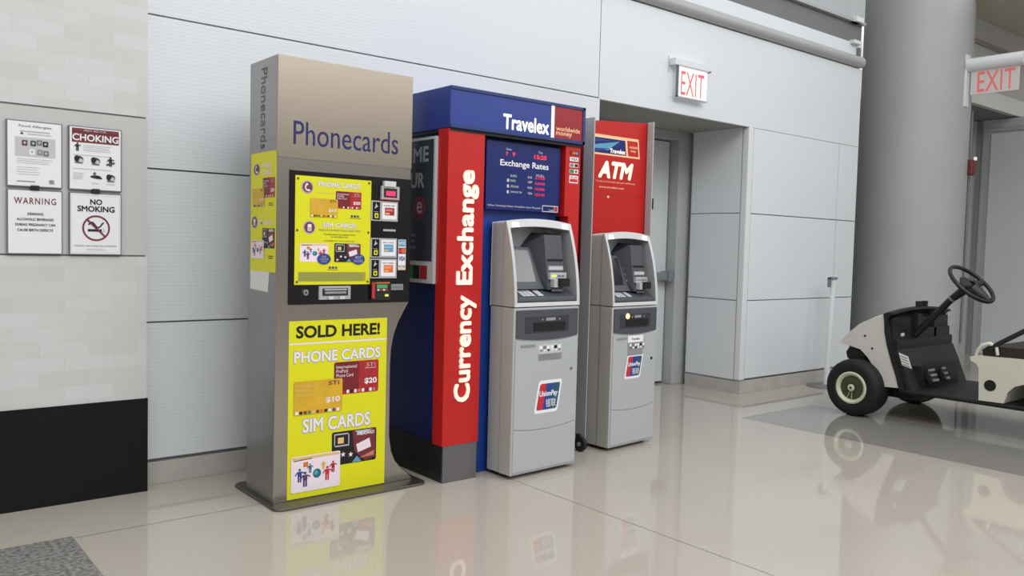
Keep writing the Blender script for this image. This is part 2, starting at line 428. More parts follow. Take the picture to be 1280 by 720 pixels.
# ================================================================== WALL NOTICES
def notice(u0,v0,u1,v1,label,draw,clip=True):
    base=((u0+u1)/2,4.08,v0)
    t=thing('wall_notice',label,'notice',base,0,'framed notices on the tiled wall')
    P=front(4.08)
    fr=MB(); fr.box(u0,u1,4.066,4.08,v0,v1,'text_grey'); fr.build('frame',t,base,bevel=.002)
    sh=Sheet(P,.0142); sh.rect(u0+.005,v0+.005,u1-.005,v1-.005,'white',0); draw(sh,u0,v0,u1,v1)
    sh.build('printed_sheet',t,base)
    if clip: MB().box((u0+u1)/2-.016,(u0+u1)/2+.016,4.060,4.08,v0-.012,v0+.008,'ink').build('clip',t,base)
    return t
def person_fig(sh,u,v,h,m,l=3,arm=True):
    sh.ell(u,v+h*.9,h*.1,h*.1,m,l,10); sh.poly([(u-h*.15,v+h*.42),(u+h*.15,v+h*.42),(u+h*.17,v+h*.78),(u-h*.17,v+h*.78)],m,l)
    sh.bar(u-h*.08,v,u-h*.08,v+h*.45,h*.12,m,l); sh.bar(u+h*.08,v,u+h*.08,v+h*.45,h*.12,m,l)
    if arm: sh.bar(u-h*.16,v+h*.74,u-h*.34,v+h*.5,h*.09,m,l); sh.bar(u+h*.16,v+h*.74,u+h*.36,v+h*.62,h*.09,m,l)
def n_allergy(sh,u0,v0,u1,v1):
    w=u1-u0;hh=v1-v0
    sh.text('Food Allergies',u0+w*.22,v0+hh*.89,u0+w*.8,v0+hh*.935,'text_grey',2,.01)
    sh.lines(u0+w*.24,v0+hh*.82,u0+w*.8,v0+hh*.86,1,'faint_grey'); sh.poly([(u0+w*.24,v0+hh*.79),(u0+w*.3,v0+hh*.79),(u0+w*.27,v0+hh*.83)],'ink',2)
    sh.lines(u0+w*.36,v0+hh*.785,u0+w*.82,v0+hh*.815,1,'faint_grey')
    sh.rect(u0+w*.15,v0+hh*.46,u0+w*.87,v0+hh*.75,'light_grey',1)
    for k,(a,b,m) in enumerate(((.27,.62,'brown'),(.42,.62,'atm_dark'),(.53,.635,'text_grey'),(.64,.62,'charcoal'),(.4,.49,'white'),(.54,.49,'mid_grey'),(.65,.48,'text_grey'))):
        sh.rrect(u0+w*a,v0+hh*b,u0+w*(a+.1),v0+hh*(b+.085),.004,m,2)
        sh.ell(u0+w*(a+.05),v0+hh*(b+.045),w*.025,hh*.02,'faint_grey',3,8)
    sh.lines(u0+w*.18,v0+hh*.35,u0+w*.82,v0+hh*.44,3,'faint_grey',fill=.25); sh.lines(u0+w*.18,v0+hh*.18,u0+w*.6,v0+hh*.32,4,'faint_grey',fill=.2)
    sh.lines(u0+w*.18,v0+hh*.07,u0+w*.55,v0+hh*.1,1,'text_grey'); sh.ell(u0+w*.8,v0+hh*.1,w*.05,hh*.025,'mid_grey',2); sh.rect(u0+w*.76,v0+hh*.065,u0+w*.85,v0+hh*.075,'text_grey',3)
def n_choke(sh,u0,v0,u1,v1):
    w=u1-u0;hh=v1-v0
    sh.rect(u0+w*.06,v0+hh*.905,u0+w*.94,v0+hh*.965,'maroon',1); sh.rect(u0+w*.06,v0+hh*.745,u0+w*.94,v0+hh*.91,'maroon',1)
    sh.text('FIRST AID FOR',u0+w*.28,v0+hh*.918,u0+w*.7,v0+hh*.952,'faint_grey',2,.02)
    sh.text('CHOKING',u0+w*.055,v0+hh*.765,u0+w*.945,v0+hh*.885,'maroon',2,.06); sh.text('CHOKING',u0+w*.065,v0+hh*.77,u0+w*.935,v0+hh*.88,'white',3,.025)
    person_fig(sh,u0+w*.16,v0+hh*.61,hh*.13,'ink'); sh.lines(u0+w*.27,v0+hh*.61,u0+w*.8,v0+hh*.72,4,'faint_grey',fill=.3)
    def heads(a,b,flip):
        cu=u0+w*a;cv=v0+hh*b
        sh.ell(cu,cv,w*.085,hh*.06,'atm_dark',2,14); sh.ell(cu+flip*w*.03,cv-hh*.012,w*.045,hh*.03,'light_grey',3,10); sh.ell(cu-flip*w*.04,cv+hh*.02,w*.05,hh*.045,'ink',3,10); sh.bar(cu-w*.08,cv-hh*.05,cu+w*.07,cv-hh*.055,hh*.012,'text_grey',3)
    heads(.19,.475,1); heads(.5,.465,1); heads(.79,.21,1)
    person_fig(sh,u0+w*.78,v0+hh*.4,hh*.15,'ink'); sh.bar(u0+w*.7,v0+hh*.42,u0+w*.86,v0+hh*.46,hh*.03,'atm_dark',4)
    sh.ell(u0+w*.5,v0+hh*.22,w*.1,hh*.025,'ink',2); person_fig(sh,u0+w*.48,v0+hh*.22,hh*.08,'atm_dark'); sh.bar(u0+w*.5,v0+hh*.2,u0+w*.62,v0+hh*.2,hh*.02,'ink',3)
    sh.lines(u0+w*.08,v0+hh*.54,u0+w*.92,v0+hh*.56,1,'faint_grey',words=False,fill=.4); sh.lines(u0+w*.08,v0+hh*.325,u0+w*.92,v0+hh*.345,1,'faint_grey',words=False,fill=.4)
    sh.lines(u0+w*.08,v0+hh*.16,u0+w*.28,v0+hh*.28,5,'faint_grey',fill=.3); sh.lines(u0+w*.42,v0+hh*.1,u0+w*.58,v0+hh*.13,2,'faint_grey',fill=.3); sh.lines(u0+w*.7,v0+hh*.1,u0+w*.9,v0+hh*.13,2,'faint_grey',fill=.3)
def n_warn(sh,u0,v0,u1,v1):
    w=u1-u0;hh=v1-v0
    sh.text('WARNING',u0+w*.125,v0+hh*.775,u0+w*.875,v0+hh*.875,'maroon',2,.012,spacing=1.25)
    for k,(tx,a,b) in enumerate((('DRINKING',.36,.645),('ALCOHOLIC BEVERAGES',.17,.83),('DURING PREGNANCY CAN',.145,.86),('CAUSE BIRTH DEFECTS',.18,.82))):
        sh.text(tx,u0+w*a,v0+hh*(.605-.083*k),u0+w*b,v0+hh*(.645-.083*k),'ink',2,.02)
def n_smoke(sh,u0,v0,u1,v1):
    w=u1-u0;hh=v1-v0
    for a in ((.04,.04,.96,.043),(.04,.957,.96,.96),(.04,.04,.044,.96),(.956,.04,.96,.96)): sh.rect(u0+w*a[0],v0+hh*a[1],u0+w*a[2],v0+hh*a[3],'faint_grey',1)
    sh.text('NO',u0+w*.39,v0+hh*.81,u0+w*.62,v0+hh*.9,'charcoal',2,.03); sh.text('SMOKING',u0+w*.15,v0+hh*.695,u0+w*.86,v0+hh*.79,'charcoal',2,.03)
    cu,cv=u0+w*.505,v0+hh*.435; R_=w*.265
    sh.ring(cu,cv,R_*.87,R_,'maroon',3,36)
    sh.rect(cu-R_*.6,cv-R_*.27,cu+R_*.62,cv-R_*.08,'charcoal',2); sh.rect(cu+R_*.4,cv-R_*.25,cu+R_*.6,cv-R_*.1,'white',3)
    q=[(cu-R_*.55+R_*1.1*i/10,cv+R_*(.25+.22*math.sin(i*.75))) for i in range(11)]
    for a,b in zip(q[:-1],q[1:]): sh.bar(*a,*b,R_*.11,'charcoal',2)
    sh.bar(cu-R_*.62,cv+R_*.62,cu+R_*.62,cv-R_*.62,R_*.13,'maroon',4)
    sh.text('SMOKING AND VAPING ARE PROHIBITED',u0+w*.1,v0+hh*.135,u0+w*.9,v0+hh*.16,'text_grey',2); sh.lines(u0+w*.33,v0+hh*.07,u0+w*.7,v0+hh*.11,2,'faint_grey',fill=.3)
notice(.579,1.396,.790,1.676,'food allergy notice with small food photos, left of the choking notice',n_allergy)
notice(.814,1.396,1.031,1.676,'choking first aid notice with dark red heading on the tiled wall',n_choke)
notice(.580,1.110,.791,1.386,'white WARNING notice with four bold lines of text on the tiled wall',n_warn,False)
notice(.816,1.110,1.031,1.386,'white NO SMOKING notice with a crossed-out cigarette on the tiled wall',n_smoke,False)

# ================================================================== PHONECARD KIOSK
KB=(1.88,3.67,0)
k=thing('phonecard_kiosk','tall brushed steel phonecard vending kiosk covered in yellow posters','vending kiosk',KB)
prof=[(1.53,.012),(2.272,.012),(2.236,.05),(2.195,.085),(2.165,.12),(2.143,.17),(2.130,.25),(2.128,.60),(2.132,.68),(2.145,.745),(2.17,.81),(2.205,.87),(2.226,.905),(2.226,2.013),(1.53,2.013)]
body=MB(); body.prism(prof,'y',3.52,3.83,'steel','steel_side'); body.build('cabinet',k,KB,bevel=.004)
sp=MB(); 
def rr2(x0,x1,y0,y1,r,n=5):
    pts=[]
    for cx,cy,a in ((x1-r,y0+r,-90),(x1-r,y1-r,0),(x0+r,y1-r,90),(x0+r,y0+r,180)):
        for i in range(n+1):
            t=math.radians(a+90*i/n); pts.append((cx+r*math.cos(t),cy+r*math.sin(t)))
    return pts
sp.prism(rr2(1.503,2.30,3.425,3.94,.045),'z',0,.013,'kiosk_plate'); sp.build('base_plate',k,KB,bevel=.003)
hp=MB(); hp.box(1.5315,2.2245,3.5165,3.522,1.567,2.0115,'steel_header'); hp.build('header_plate',k,KB,bevel=.001,label='polished steel header plate')
# lettering on header front and on the side
le=Sheet(front(3.5162)); le.text('Phonecards',1.605,1.626,2.146,1.731,'navy_letter',1,0.); le.build('header_lettering',k,KB,label='dark blue raised lettering')
le=Sheet(left(1.5295)); le.text('Phonecards',-3.700,1.608,-3.634,1.972,'grey_letter',1,.0,rot=-90); le.build('side_lettering',k,KB,label='dark lettering running down the side')
# seam under the header
MB().box(1.532,2.224,3.5185,3.522,1.563,1.566,'text_grey').build('header_seam',k,KB)
# side poster and paper
def fake_red(sh,u0,v0,u1,v1,amount,l):
    w=u1-u0;h=v1-v0
    sh.rrect(u0,v0,u1,v1,min(w,h)*.06,'card_red',l); sh.rrect(u0,v0+h*.1,u0+w*.55,v1,min(w,h)*.06,'card_darkred',l+.3)
    for i,tx in enumerate(('International','PrePaid','Phone Card')): sh.text(tx,u0+w*.05,v0+h*(.8-.13*i),u0+w*(.5,.3,.42)[i],v0+h*(.9-.13*i),'pinkish',l+1)
    sh.text('STi',u0+w*.72,v0+h*.8,u0+w*.92,v0+h*.92,'faint_grey',l+1); sh.rect(u0+w*.68,v0+h*.75,u0+w*.94,v0+h*.77,'faint_grey',l+1)
    sh.text(amount,u0+w*.68,v0+h*.25,u0+w*.96,v0+h*.45,'white',l+1,.03)
    for i in range(8): sh.rect(u0+w*(.28+.085*i),v0+h*.03,u0+w*(.335+.085*i),v0+h*.13,('white','ink','pinkish','orange','white','card_darkred','white','mid_grey')[i],l+1)
def fake_gold(sh,u0,v0,u1,v1,amount,l):
    w=u1-u0;h=v1-v0
    sh.rrect(u0,v0,u1,v1,min(w,h)*.06,'card_gold',l)
    for i,tx in enumerate(('International','PrePaid','Phone Card')): sh.text(tx,u0+w*.05,v0+h*(.82-.13*i),u0+w*(.5,.3,.45)[i],v0+h*(.91-.13*i),'tan',l+1)
    sh.text('STi',u0+w*.7,v0+h*.82,u0+w*.93,v0+h*.95,'maroon',l+1,.02)
    sh.text(amount,u0+w*.65,v0+h*.28,u0+w*.95,v0+h*.47,'pinkish',l+1,.03)
    for i in range(11): sh.rect(u0+w*(.03+.085*i),v0+h*.02,u0+w*(.09+.085*i),v0+h*.11,('white','ink','maroon','green','tan','brown','orange','ink','white','purple','white')[i],l+1)
def fake_people(sh,u0,v0,u1,v1,l,oval=False):
    w=u1-u0;h=v1-v0
    sh.rrect(u0,v0,u1,v1,min(w,h)*.05,'pinkish',l); sh.rect(u0+w*.02,v0+h*.9,u1-w*.02,v0+h*.97,'tan',l+.5)
    person_fig(sh,u0+w*.17,v0+h*.28,h*.38,'blue_ink',l+1); person_fig(sh,u0+w*.28,v0+h*.14,h*.42,'purple',l+1.4)
    person_fig(sh,u0+w*.38,v0+h*.5,h*.26,'teal',l+1); person_fig(sh,u0+w*.65,v0+h*.54,h*.24,'card_gold',l+1)
    person_fig(sh,u0+w*.73,v0+h*.22,h*.4,'red_ink',l+1); person_fig(sh,u0+w*.85,v0+h*.42,h*.32,'card_red',l+1.4)
    sh.ell(u0+w*.52,v0+h*.46,w*.085,h*.13,'teal',l+1,16); sh.ell(u0+w*.50,v0+h*.48,w*.04,h*.06,'sky_ink',l+1.5,10)
    sh.rrect(u0+w*.21,v0+h*.66,u0+w*.37,v0+h*.84,.004,'white',l+1); sh.rect(u0+w*.24,v0+h*.68,u0+w*.34,v0+h*.82,'orange',l+1.5); sh.bar(u0+w*.05,v0+h*.88,u0+w*.42,v0+h*.9,h*.02,'ink',l+1.5)
def fake_dark(sh,u0,v0,u1,v1,l):
    w=u1-u0;h=v1-v0
    sh.rrect(u0,v0,u1,v1,min(w,h)*.06,'ink',l)
    sh.poly([(u0+w*.45,v0+h*.98),(u0+w*.98,v0+h*.98),(u0+w*.98,v0+h*.1),(u0+w*.75,v0+h*.02),(u0+w*.5,v0+h*.35)],'maroon',l+.4)
    sh.poly([(u0+w*.5,v0+h*.97),(u0+w*.9,v0+h*.97),(u0+w*.66,v0+h*.8)],'faint_grey',l+.8)
    sh.poly([(u0+w*.58,v0+h*.3),(u0+w*.88,v0+h*.42),(u0+w*.84,v0+h*.7),(u0+w*.54,v0+h*.55)],'pinkish',l+1)
    sh.poly([(u0+w*.45,v0+h*.02),(u0+w*.66,v0+h*.02),(u0+w*.56,v0+h*.2)],'sky_ink',l+1)
    sh.poly([(u0+w*.6,v0+h*.12),(u0+w*.95,v0+h*.15),(u0+w*.95,v0+h*.3)],'skin_tone',l+1)
    for a in ((.05,.9,.38,.94),(.05,.55,.07,.9),(.05,.55,.38,.59),(.36,.59,.38,.94)): sh.rect(u0+w*a[0],v0+h*a[1],u0+w*a[2],v0+h*a[3],'faint_grey',l+1)
    sh.rect(u0+w*.13,v0+h*.64,u0+w*.26,v0+h*.82,'tan',l+1)
    sh.text('SIM CARD',u0+w*.55,v0+h*.82,u0+w*.95,v0+h*.92,'white',l+1.5,.02)
    for a,b in ((.25,.3),(.42,.27),(.12,.12)):
        pts=[]
        for i in range(10):
            r=h*(.09 if i%2==0 else .035); t=PI/2+i*PI/5; pts.append((u0+w*a+r*math.cos(t),v0+h*b+r*math.sin(t)))
        sh.poly(pts,'pinkish',l+1)
def icon(sh,cu,cv,r,l,phone=True,ru=None):
    ru=ru or r
    sh.ell(cu,cv,ru,r,'lavender',l); sh.ell(cu,cv,ru*.82,r*.82,'brown',l+.5)
    if phone:
        for i in range(6):
            a0=math.radians(110+i*28);a1=math.radians(138+i*28)
            sh.bar(cu+ru*.1+ru*.45*math.cos(a0),cv+r*.5*math.sin(a0),cu+ru*.1+ru*.45*math.cos(a1),cv+r*.5*math.sin(a1),r*.26,'pinkish',l+1)
        sh.ell(cu-ru*.1,cv+r*.45,ru*.22,r*.17,'white',l+1.3,10); sh.ell(cu+ru*.2,cv-r*.48,ru*.24,r*.17,'white',l+1.3,10)
    else:
        sh.rrect(cu-ru*.3,cv-r*.55,cu+ru*.32,cv+r*.5,r*.1,'pinkish',l+1); sh.rect(cu-ru*.18,cv-r*.4,cu+ru*.2,cv,'brown',l+1.4); sh.rect(cu-ru*.12,cv-r*.3,cu+ru*.14,cv-r*.1,'pinkish',l+1.7)
sh=Sheet(left(1.53)); sh.slab(-3.805,1.053,-3.522,1.594,.0012,'yellow')
icon(sh,-3.738,1.519,.027,1,True,.038)
sh.text('PHONE\nCARDS',-3.68,1.49,-3.565,1.545,'pinkish',1,.01)
fake_red(sh,-3.666,1.388,-3.533,1.477,'$20',1); fake_gold(sh,-3.782,1.348,-3.648,1.432,'$10',3)
sh.lines(-3.6,1.35,-3.545,1.366,2,'ink',1)
icon(sh,-3.757,1.278,.029,1,False,.036); sh.text('SIM CARDS',-3.71,1.266,-3.55,1.288,'pinkish',1,.01)
fake_dark(sh,-3.667,1.160,-3.53,1.250,1); fake_people(sh,-3.788,1.112,-3.645,1.196,4); sh.lines(-3.6,1.112,-3.545,1.13,2,'ink',1)
sh.build('side_poster',k,KB,label='narrow yellow phone card poster on the side')
sh=Sheet(left(1.53)); sh.poly([(-3.803,.968),(-3.60,.962),(-3.588,1.053),(-3.807,1.053)],'paper',1); sh.build('paper_strip',k,KB,label='white paper strip under the side poster')
# lower front poster
sh=Sheet(front(3.52)); sh.slab(1.596,.018,2.103,.834,.0012,'yellow')
sh.text('SOLD HERE!',1.630,.754,2.064,.812,'ink',1,.035)
sh.rect(1.598,.726,2.101,.7335,'pinkish',1)
for t_,u0,v0,u1,v1 in (('PHONE CARDS',1.622,.642,2.068,.694),('SIM CARDS',1.668,.318,2.018,.382)):
    sh.text(t_,u0-.003,v0-.004,u1+.003,v1+.003,'lavender',1,.045); sh.text(t_,u0,v0,u1,v1,'white',2,.02)
fake_red(sh,1.822,.478,2.060,.633,'$20',1); fake_gold(sh,1.622,.402,1.866,.557,'$10',4)
fake_dark(sh,1.816,.143,2.054,.302,1); fake_people(sh,1.613,.045,1.860,.213,4)
sh.build('lower_poster',k,KB,label='large yellow SOLD HERE poster')
# black vending panel
pn=MB(); pn.box(1.590,2.224,3.512,3.53,.908,1.514,'black_gloss'); vp=pn.build('vending_panel',k,KB,bevel=.003,label='black glossy vending panel')
P=front(3.512)
sh=Sheet(P); sh.slab(1.614,.999,1.998,1.49,.002,'yellow')
icon(sh,1.672,1.440,.029,1)
sh.text('PHONE CARDS',1.724,1.445,1.940,1.471,'lavender',1,.04); sh.text('PHONE CARDS',1.726,1.446,1.938,1.470,'white',2,.015)
sh.text('starting from $5',1.718,1.413,1.80,1.423,'tan',1)
fake_red(sh,1.813,1.351,1.946,1.431,'$20',1); fake_gold(sh,1.687,1.308,1.823,1.392,'$10',4)
for i in range(3): sh.ell(1.897+.016*i,1.318,.007,.006,('purple','blue_ink','teal')[i],1,10); sh.ell(1.788+.016*i,1.077,.007,.006,('purple','blue_ink','teal')[i],1,10)
sh.rect(1.885,1.308,1.945,1.310,'ink',1); sh.rect(1.775,1.066,1.83,1.068,'ink',1)
icon(sh,1.684,1.259,.030,1,False)
sh.text('SIM CARDS',1.748,1.261,1.921,1.284,'lavender',1,.04); sh.text('SIM CARDS',1.75,1.262,1.919,1.283,'white',2,.015)
sh.text('FREE INCOMING CALLS AND TEXT',1.730,1.245,1.946,1.253,'purple',1)
sh.text('Travelling abroad and staying in touch\nat local calling rates',1.755,1.213,1.915,1.235,'ink',1); sh.text('available for most phones',1.757,1.196,1.912,1.205,'ink',1)
fake_people(sh,1.639,1.103,1.778,1.187,1); fake_dark(sh,1.809,1.103,1.946,1.190,1)
for cu,tx in ((1.757,'FREE\nCALLING\nCARD'),(1.934,'BEST\nRATES')):
    sh.ell(cu,1.117,.034,.025,'blue_ink',5); sh.text(tx,cu-.022,1.102,cu+.022,1.132,'faint_grey',6)
sh.rect(1.632,1.014,1.975,1.057,'yellow_dark',1); sh.lines(1.634,1.016,1.973,1.056,7,'text_grey',2,fill=.25,rag=.05)
po=sh.build('information_poster',vp,KB,label='yellow phone card and SIM card poster')
for u,v in ((1.626,1.476),(1.986,1.478),(1.625,1.245),(1.986,1.245),(1.626,1.012),(1.986,1.012)):
    MB().cyl((u,3.512,v),(u,3.5075,v),.006,.005,10,'brown').build('screw',vp,KB)
MB().cyl((1.666,3.513,.964),(1.666,3.497,.964),.0145,.013,18,'chrome').cyl((1.666,3.497,.964),(1.666,3.496,.964),.005,.005,8,'ink').build('lock',vp,KB,bevel=.001,label='round chrome lock')
tr=MB(); tr.box(1.732,1.892,3.500,3.512,.930,.992,'plastic_grey'); tr.box(1.748,1.878,3.4985,3.500,.948,.982,'charcoal'); tr.box(1.756,1.870,3.494,3.5,.972,.979,'plastic_grey'); tr.box(1.756,1.866,3.492,3.5,.956,.966,'chrome')
tr.box(1.775,1.80,3.492,3.5,.931,.945,'key_light'); tr.box(1.833,1.858,3.492,3.5,.931,.945,'key_light'); tr.build('coin_tray',vp,KB,bevel=.0015,label='grey coin return tray')
rc=MB(); rc.box(2.060,2.124,3.492,3.512,1.468,1.494,'key_light'); rc.box(2.048,2.147,3.498,3.512,1.404,1.470,'plastic_grey'); rc.box(2.060,2.134,3.4975,3.498,1.416,1.460,'charcoal'); rc.box(2.072,2.124,3.496,3.498,1.424,1.447,'pink_glow'); rc.box(2.05,2.145,3.497,3.498,1.4045,1.408,'red_ink')
rc.build('banknote_acceptor',vp,KB,bevel=.0015,label='banknote acceptor with glowing pink slot')
def card_window(u0,v0,u1,v1,mats,logo):
    s_=Sheet(P); s_.slab(u0,v0,u1,v1,.006,'plastic_grey')
    w=u1-u0;h=v1-v0
    s_.rect(u0+w*.05,v0+h*.06,u0+w*.32,v1-h*.06,'black_gloss',1)
    s_.rrect(u0+w*.12,v0+h*.14,u0+w*.26,v0+h*.38,.003,'yellow',2); s_.rect(u0+w*.16,v0+h*.2,u0+w*.22,v0+h*.31,'ink',3)
    s_.lines(u0+w*.1,v0+h*.42,u0+w*.28,v0+h*.5,1,'faint_grey',2,fill=.3)
    s_.poly([(u0+w*.12,v0+h*.6),(u0+w*.26,v0+h*.74),(u0+w*.2,v0+h*.76),(u0+w*.18,v0+h*.9),(u0+w*.14,v0+h*.7)],'light_grey',2)
    s_.rect(u0+w*.4,v0+h*.1,u1-w*.05,v1-h*.08,'white',1); s_.rect(u0+w*.5,v0+h*.3,u1-w*.14,v0+h*.68,mats,2); s_.rect(u0+w*.52,v0+h*.34,u0+w*.68,v0+h*.42,'tan',3); s_.lines(u0+w*.52,v0+h*.5,u1-w*.18,v0+h*.62,2,'pinkish',3,fill=.3)
    s_.text(logo,u0+w*.46,v0+h*.74,u1-w*.12,v0+h*.82,'ink',2)
    s_.build('card_display',vp,KB)
card_window(1.998,1.302,2.145,1.398,'card_red','PHONE CARD'); card_window(1.998,1.126,2.143,1.220,'sky_ink','SIM CARD'); card_window(1.997,1.027,2.144,1.121,'orange','SIM CARD')
MB().box(2.067,2.136,3.509,3.512,1.254,1.264,'plastic_grey').build('card_slot',vp,KB)
s_=Sheet(P); s_.slab(2.154,1.067,2.197,1.216,.001,'white')
s_.rect(2.157,1.182,2.194,1.214,'sky_ink',1); s_.text('AM EX',2.159,1.19,2.192,1.206,'white',2,.02)
s_.rect(2.156,1.146,2.195,1.176,'purple',1); s_.ell(2.168,1.161,.012,.012,'red_ink',2,14); s_.ell(2.183,1.161,.012,.012,'orange',3,14)
s_.text('VISA',2.158,1.112,2.193,1.134,'blue_ink',1,.03,shear=.2); s_.text('DISCOVER',2.156,1.079,2.195,1.09,'ink',1,.01); s_.rect(2.156,1.07,2.195,1.075,'tan',1)
s_.build('payment_stickers',vp,KB)
rd=MB(); rd.box(2.001,2.105,3.494,3.512,.924,1.013,'charcoal'); rd.box(2.002,2.018,3.4925,3.494,.932,1.008,'red_ink'); rd.box(2.028,2.086,3.4925,3.494,.979,.997,'lcd_green')
for i in range(4): rd.box(2.030+.0155*i,2.041+.0155*i,3.490,3.494,.967,.976,('key_light','red_ink','key_light','red_ink')[i])
rd.box(2.073,2.092,3.491,3.494,.940,.950,'lamp_yellow'); rd.box(2.022,2.1,3.4925,3.494,1.002,1.008,'orange'); rd.build('card_reader',vp,KB,bevel=.0015,label='dark card reader with green display')
MB().box(2.115,2.183,3.506,3.512,.969,.998,'mid_grey').box(2.122,2.176,3.505,3.506,.978,.990,'text_grey').build('name_plate',vp,KB,bevel=.001)

# ================================================================== CURRENCY EXCHANGE KIOSK
TB=(2.8,3.75,0)
t=thing('currency_exchange_kiosk','blue and red currency exchange kiosk with rate board behind the nearer cash machine','kiosk',TB)
bd=MB(); bd.box(2.372,3.245,3.474,4.155,.19,1.77,'travel_navy'); bd.build('body',t,TB,bevel=.003)
MB().box(2.362,2.575,3.40,4.12,0,.192,'charcoal').build('plinth',t,TB,bevel=.003,label='charcoal plinth')
MB().box(2.362,2.572,3.392,3.402,.001,.190,'plinth_steel').build('kick_plate',t,TB,label='steel kick plate at the front')
MB().box(2.352,2.576,3.386,3.476,.188,1.768,'travel_red').build('red_column',t,TB,bevel=.002,label='red column at the front left')
le=Sheet(front(3.386)); le.text('Currency',2.413,.405,2.54,.945,'letter_cream',1,.03,rot=90,extrude=.03); le.build('lettering',t,TB,label='white vertical lettering reading Currency')
le=Sheet(front(3.386)); le.text('Exchange',2.413,.998,2.54,1.572,'letter_cream',1,.03,rot=90,extrude=.03); le.build('lettering',t,TB,label='white vertical lettering reading Exchange')
MB().box(2.574,3.142,3.464,3.475,.001,1.772,'travel_blue').build('front_panel',t,TB,bevel=.002)
MB().prism([(3.172,.35),(3.252,.35),(3.252,1.772),(3.140,1.772),(3.140,1.37),(3.172,1.37)],'y',3.392,3.468,'travel_red').build('red_pier',t,TB,bevel=.002,label='narrow red pier at the front right')
hd=MB(); hd.box(2.352,3.262,3.376,4.157,1.77,1.974,'header_blue'); hs=hd.build('header_sign',t,TB,bevel=.004,label='blue header box')
fr=MB()
for a in ((2.353,3.261,1.958,1.973),(2.353,3.261,1.771,1.786),(3.243,3.261,1.771,1.973)): fr.box(a[0],a[1],3.370,3.378,a[2],a[3],'frame_blue')
fr.box(2.36,3.25,3.385,4.1,1.755,1.771,'charcoal'); fr.build('sign_frame',hs,TB)  # charcoal strip paints the shadow line under the header
sh=Sheet(front(3.3755)); sh.rect(3.034,1.787,3.243,1.958,'deep_red',1); sh.rect(3.01,1.787,3.033,1.962,'letter_cream',1.5)
sh.text('Travelex',2.680,1.797,2.995,1.876,'letter_white',2,.03); sh.text('worldwide',3.046,1.828,3.225,1.853,'peach',2,.012); sh.text('money',3.046,1.797,3.165,1.822,'peach',2,.012)
sh.build('sign_lettering',hs,TB,label='white Travelex lettering beside a dark red square')
rb=MB(); rb.box(2.612,3.128,3.418,3.464,1.385,1.742,'board_blue'); board=rb.build('rate_board',t,TB,bevel=.003,label='dark blue exchange rate board')
B_=lambda: Sheet(front(3.418))
sh=B_(); sh.text('Date',2.74,1.698,2.775,1.709,'light_grey',1,.01); sh.text('7',2.739,1.669,2.753,1.688,'led_red',1,.02); sh.text('9',2.783,1.670,2.801,1.690,'led_red',1,.02); sh.build('date_readout',board,TB,label='red lit date')
sh=B_(); sh.text('Time',2.962,1.699,2.993,1.711,'light_grey',1,.01); sh.text('15:25',2.934,1.668,3.022,1.690,'led_red',1,.02); sh.build('clock_readout',board,TB,label='red lit time')
sh=B_(); sh.text('Exchange Rates',2.702,1.606,3.038,1.648,'white',1,.02); sh.build('heading',board,TB,label='white Exchange Rates heading')
sh=B_(); sh.text('WE SELL',2.947,1.575,3.008,1.587,'light_grey',1,.01); sh.build('column_heading',board,TB)
sh=B_(); sc2=B_(); sh.text('EURO',2.773,1.561,2.815,1.573,'light_grey',1,.01); sc2.text('EUR',2.893,1.561,2.922,1.573,'light_grey',1,.01)
for i,(a,b,c_,d_) in enumerate(((2.772,'POUND','GBP',1.536),(2.775,'MEXICAN','MXN',1.506),(2.775,'JAPANESE YEN','YEN',1.476))):
    sh.text(b,a,d_,a+(.036,.055,.078)[i],d_+.012,'light_grey',1,.01); sc2.text(c_,2.893,d_,2.924,d_+.012,'light_grey',1,.01); sh.rect(2.75,d_-.002,2.764,d_+.014,'light_grey',1)
sh.build('currency_names',board,TB); sc2.build('currency_codes',board,TB)
sh=B_()
for i,tx in enumerate(('0.7325','0.6340','14.985','123.40')): sh.text(tx,2.944,1.560-.0297*i,3.014,1.575-.0297*i,'led_pink',1,.05)
sh.build('rate_readout',board,TB,label='pink lit exchange rates')
sh=B_(); sh.text('Other Exchange Rates Available Upon Request',2.625,1.400,2.992,1.412,'light_grey',1,.01); sh.build('footer_line',board,TB)
sh=B_(); sh.rrect(2.999,1.388,3.116,1.424,.005,'light_grey',1); sh.rect(3.004,1.393,3.085,1.419,'board_blue',2); sh.rect(3.088,1.393,3.111,1.419,'red_ink',2); sh.text('Travelex',3.045,1.396,3.083,1.403,'white',3,.01); sh.build('logo',board,TB)

for i,(v0,v1,lm) in enumerate(((1.709,1.732,0),(1.676,1.698,1),(1.642,1.664,2),(1.609,1.631,3),(1.555,1.597,4))):
    sh=Sheet(front(3.392)); sh.slab(3.170,v0,3.236,v1,.001,('charcoal','white','white','white','pinkish')[i])
    if lm==0: sh.ell(3.188,(v0+v1)/2,.011,.010,'red_ink',1,14); sh.ell(3.202,(v0+v1)/2,.010,.009,'orange',2,14); sh.ell(3.222,(v0+v1)/2,.009,.009,'sky_ink',1,14)
    if lm==1: sh.text('VISA',3.176,v0+.004,3.231,v1-.004,'text_grey',1,.03)
    if lm==2: sh.rect(3.173,v0+.003,3.2,v1-.003,'text_grey',1); sh.rect(3.207,v0+.003,3.233,v1-.003,'ink',1)
    if lm==3: sh.rect(3.172,v0+.002,3.203,v1-.002,'green',1); sh.ell(3.219,(v0+v1)/2,.01,.008,'green',1,12)
    if lm==4: sh.rrect(3.174,v0+.006,3.232,v0+.023,.003,'red_ink',1); sh.text('PLUS',3.18,v0+.026,3.228,v0+.037,'text_grey',1,.02)
    sh.build('payment_sticker',t,TB)
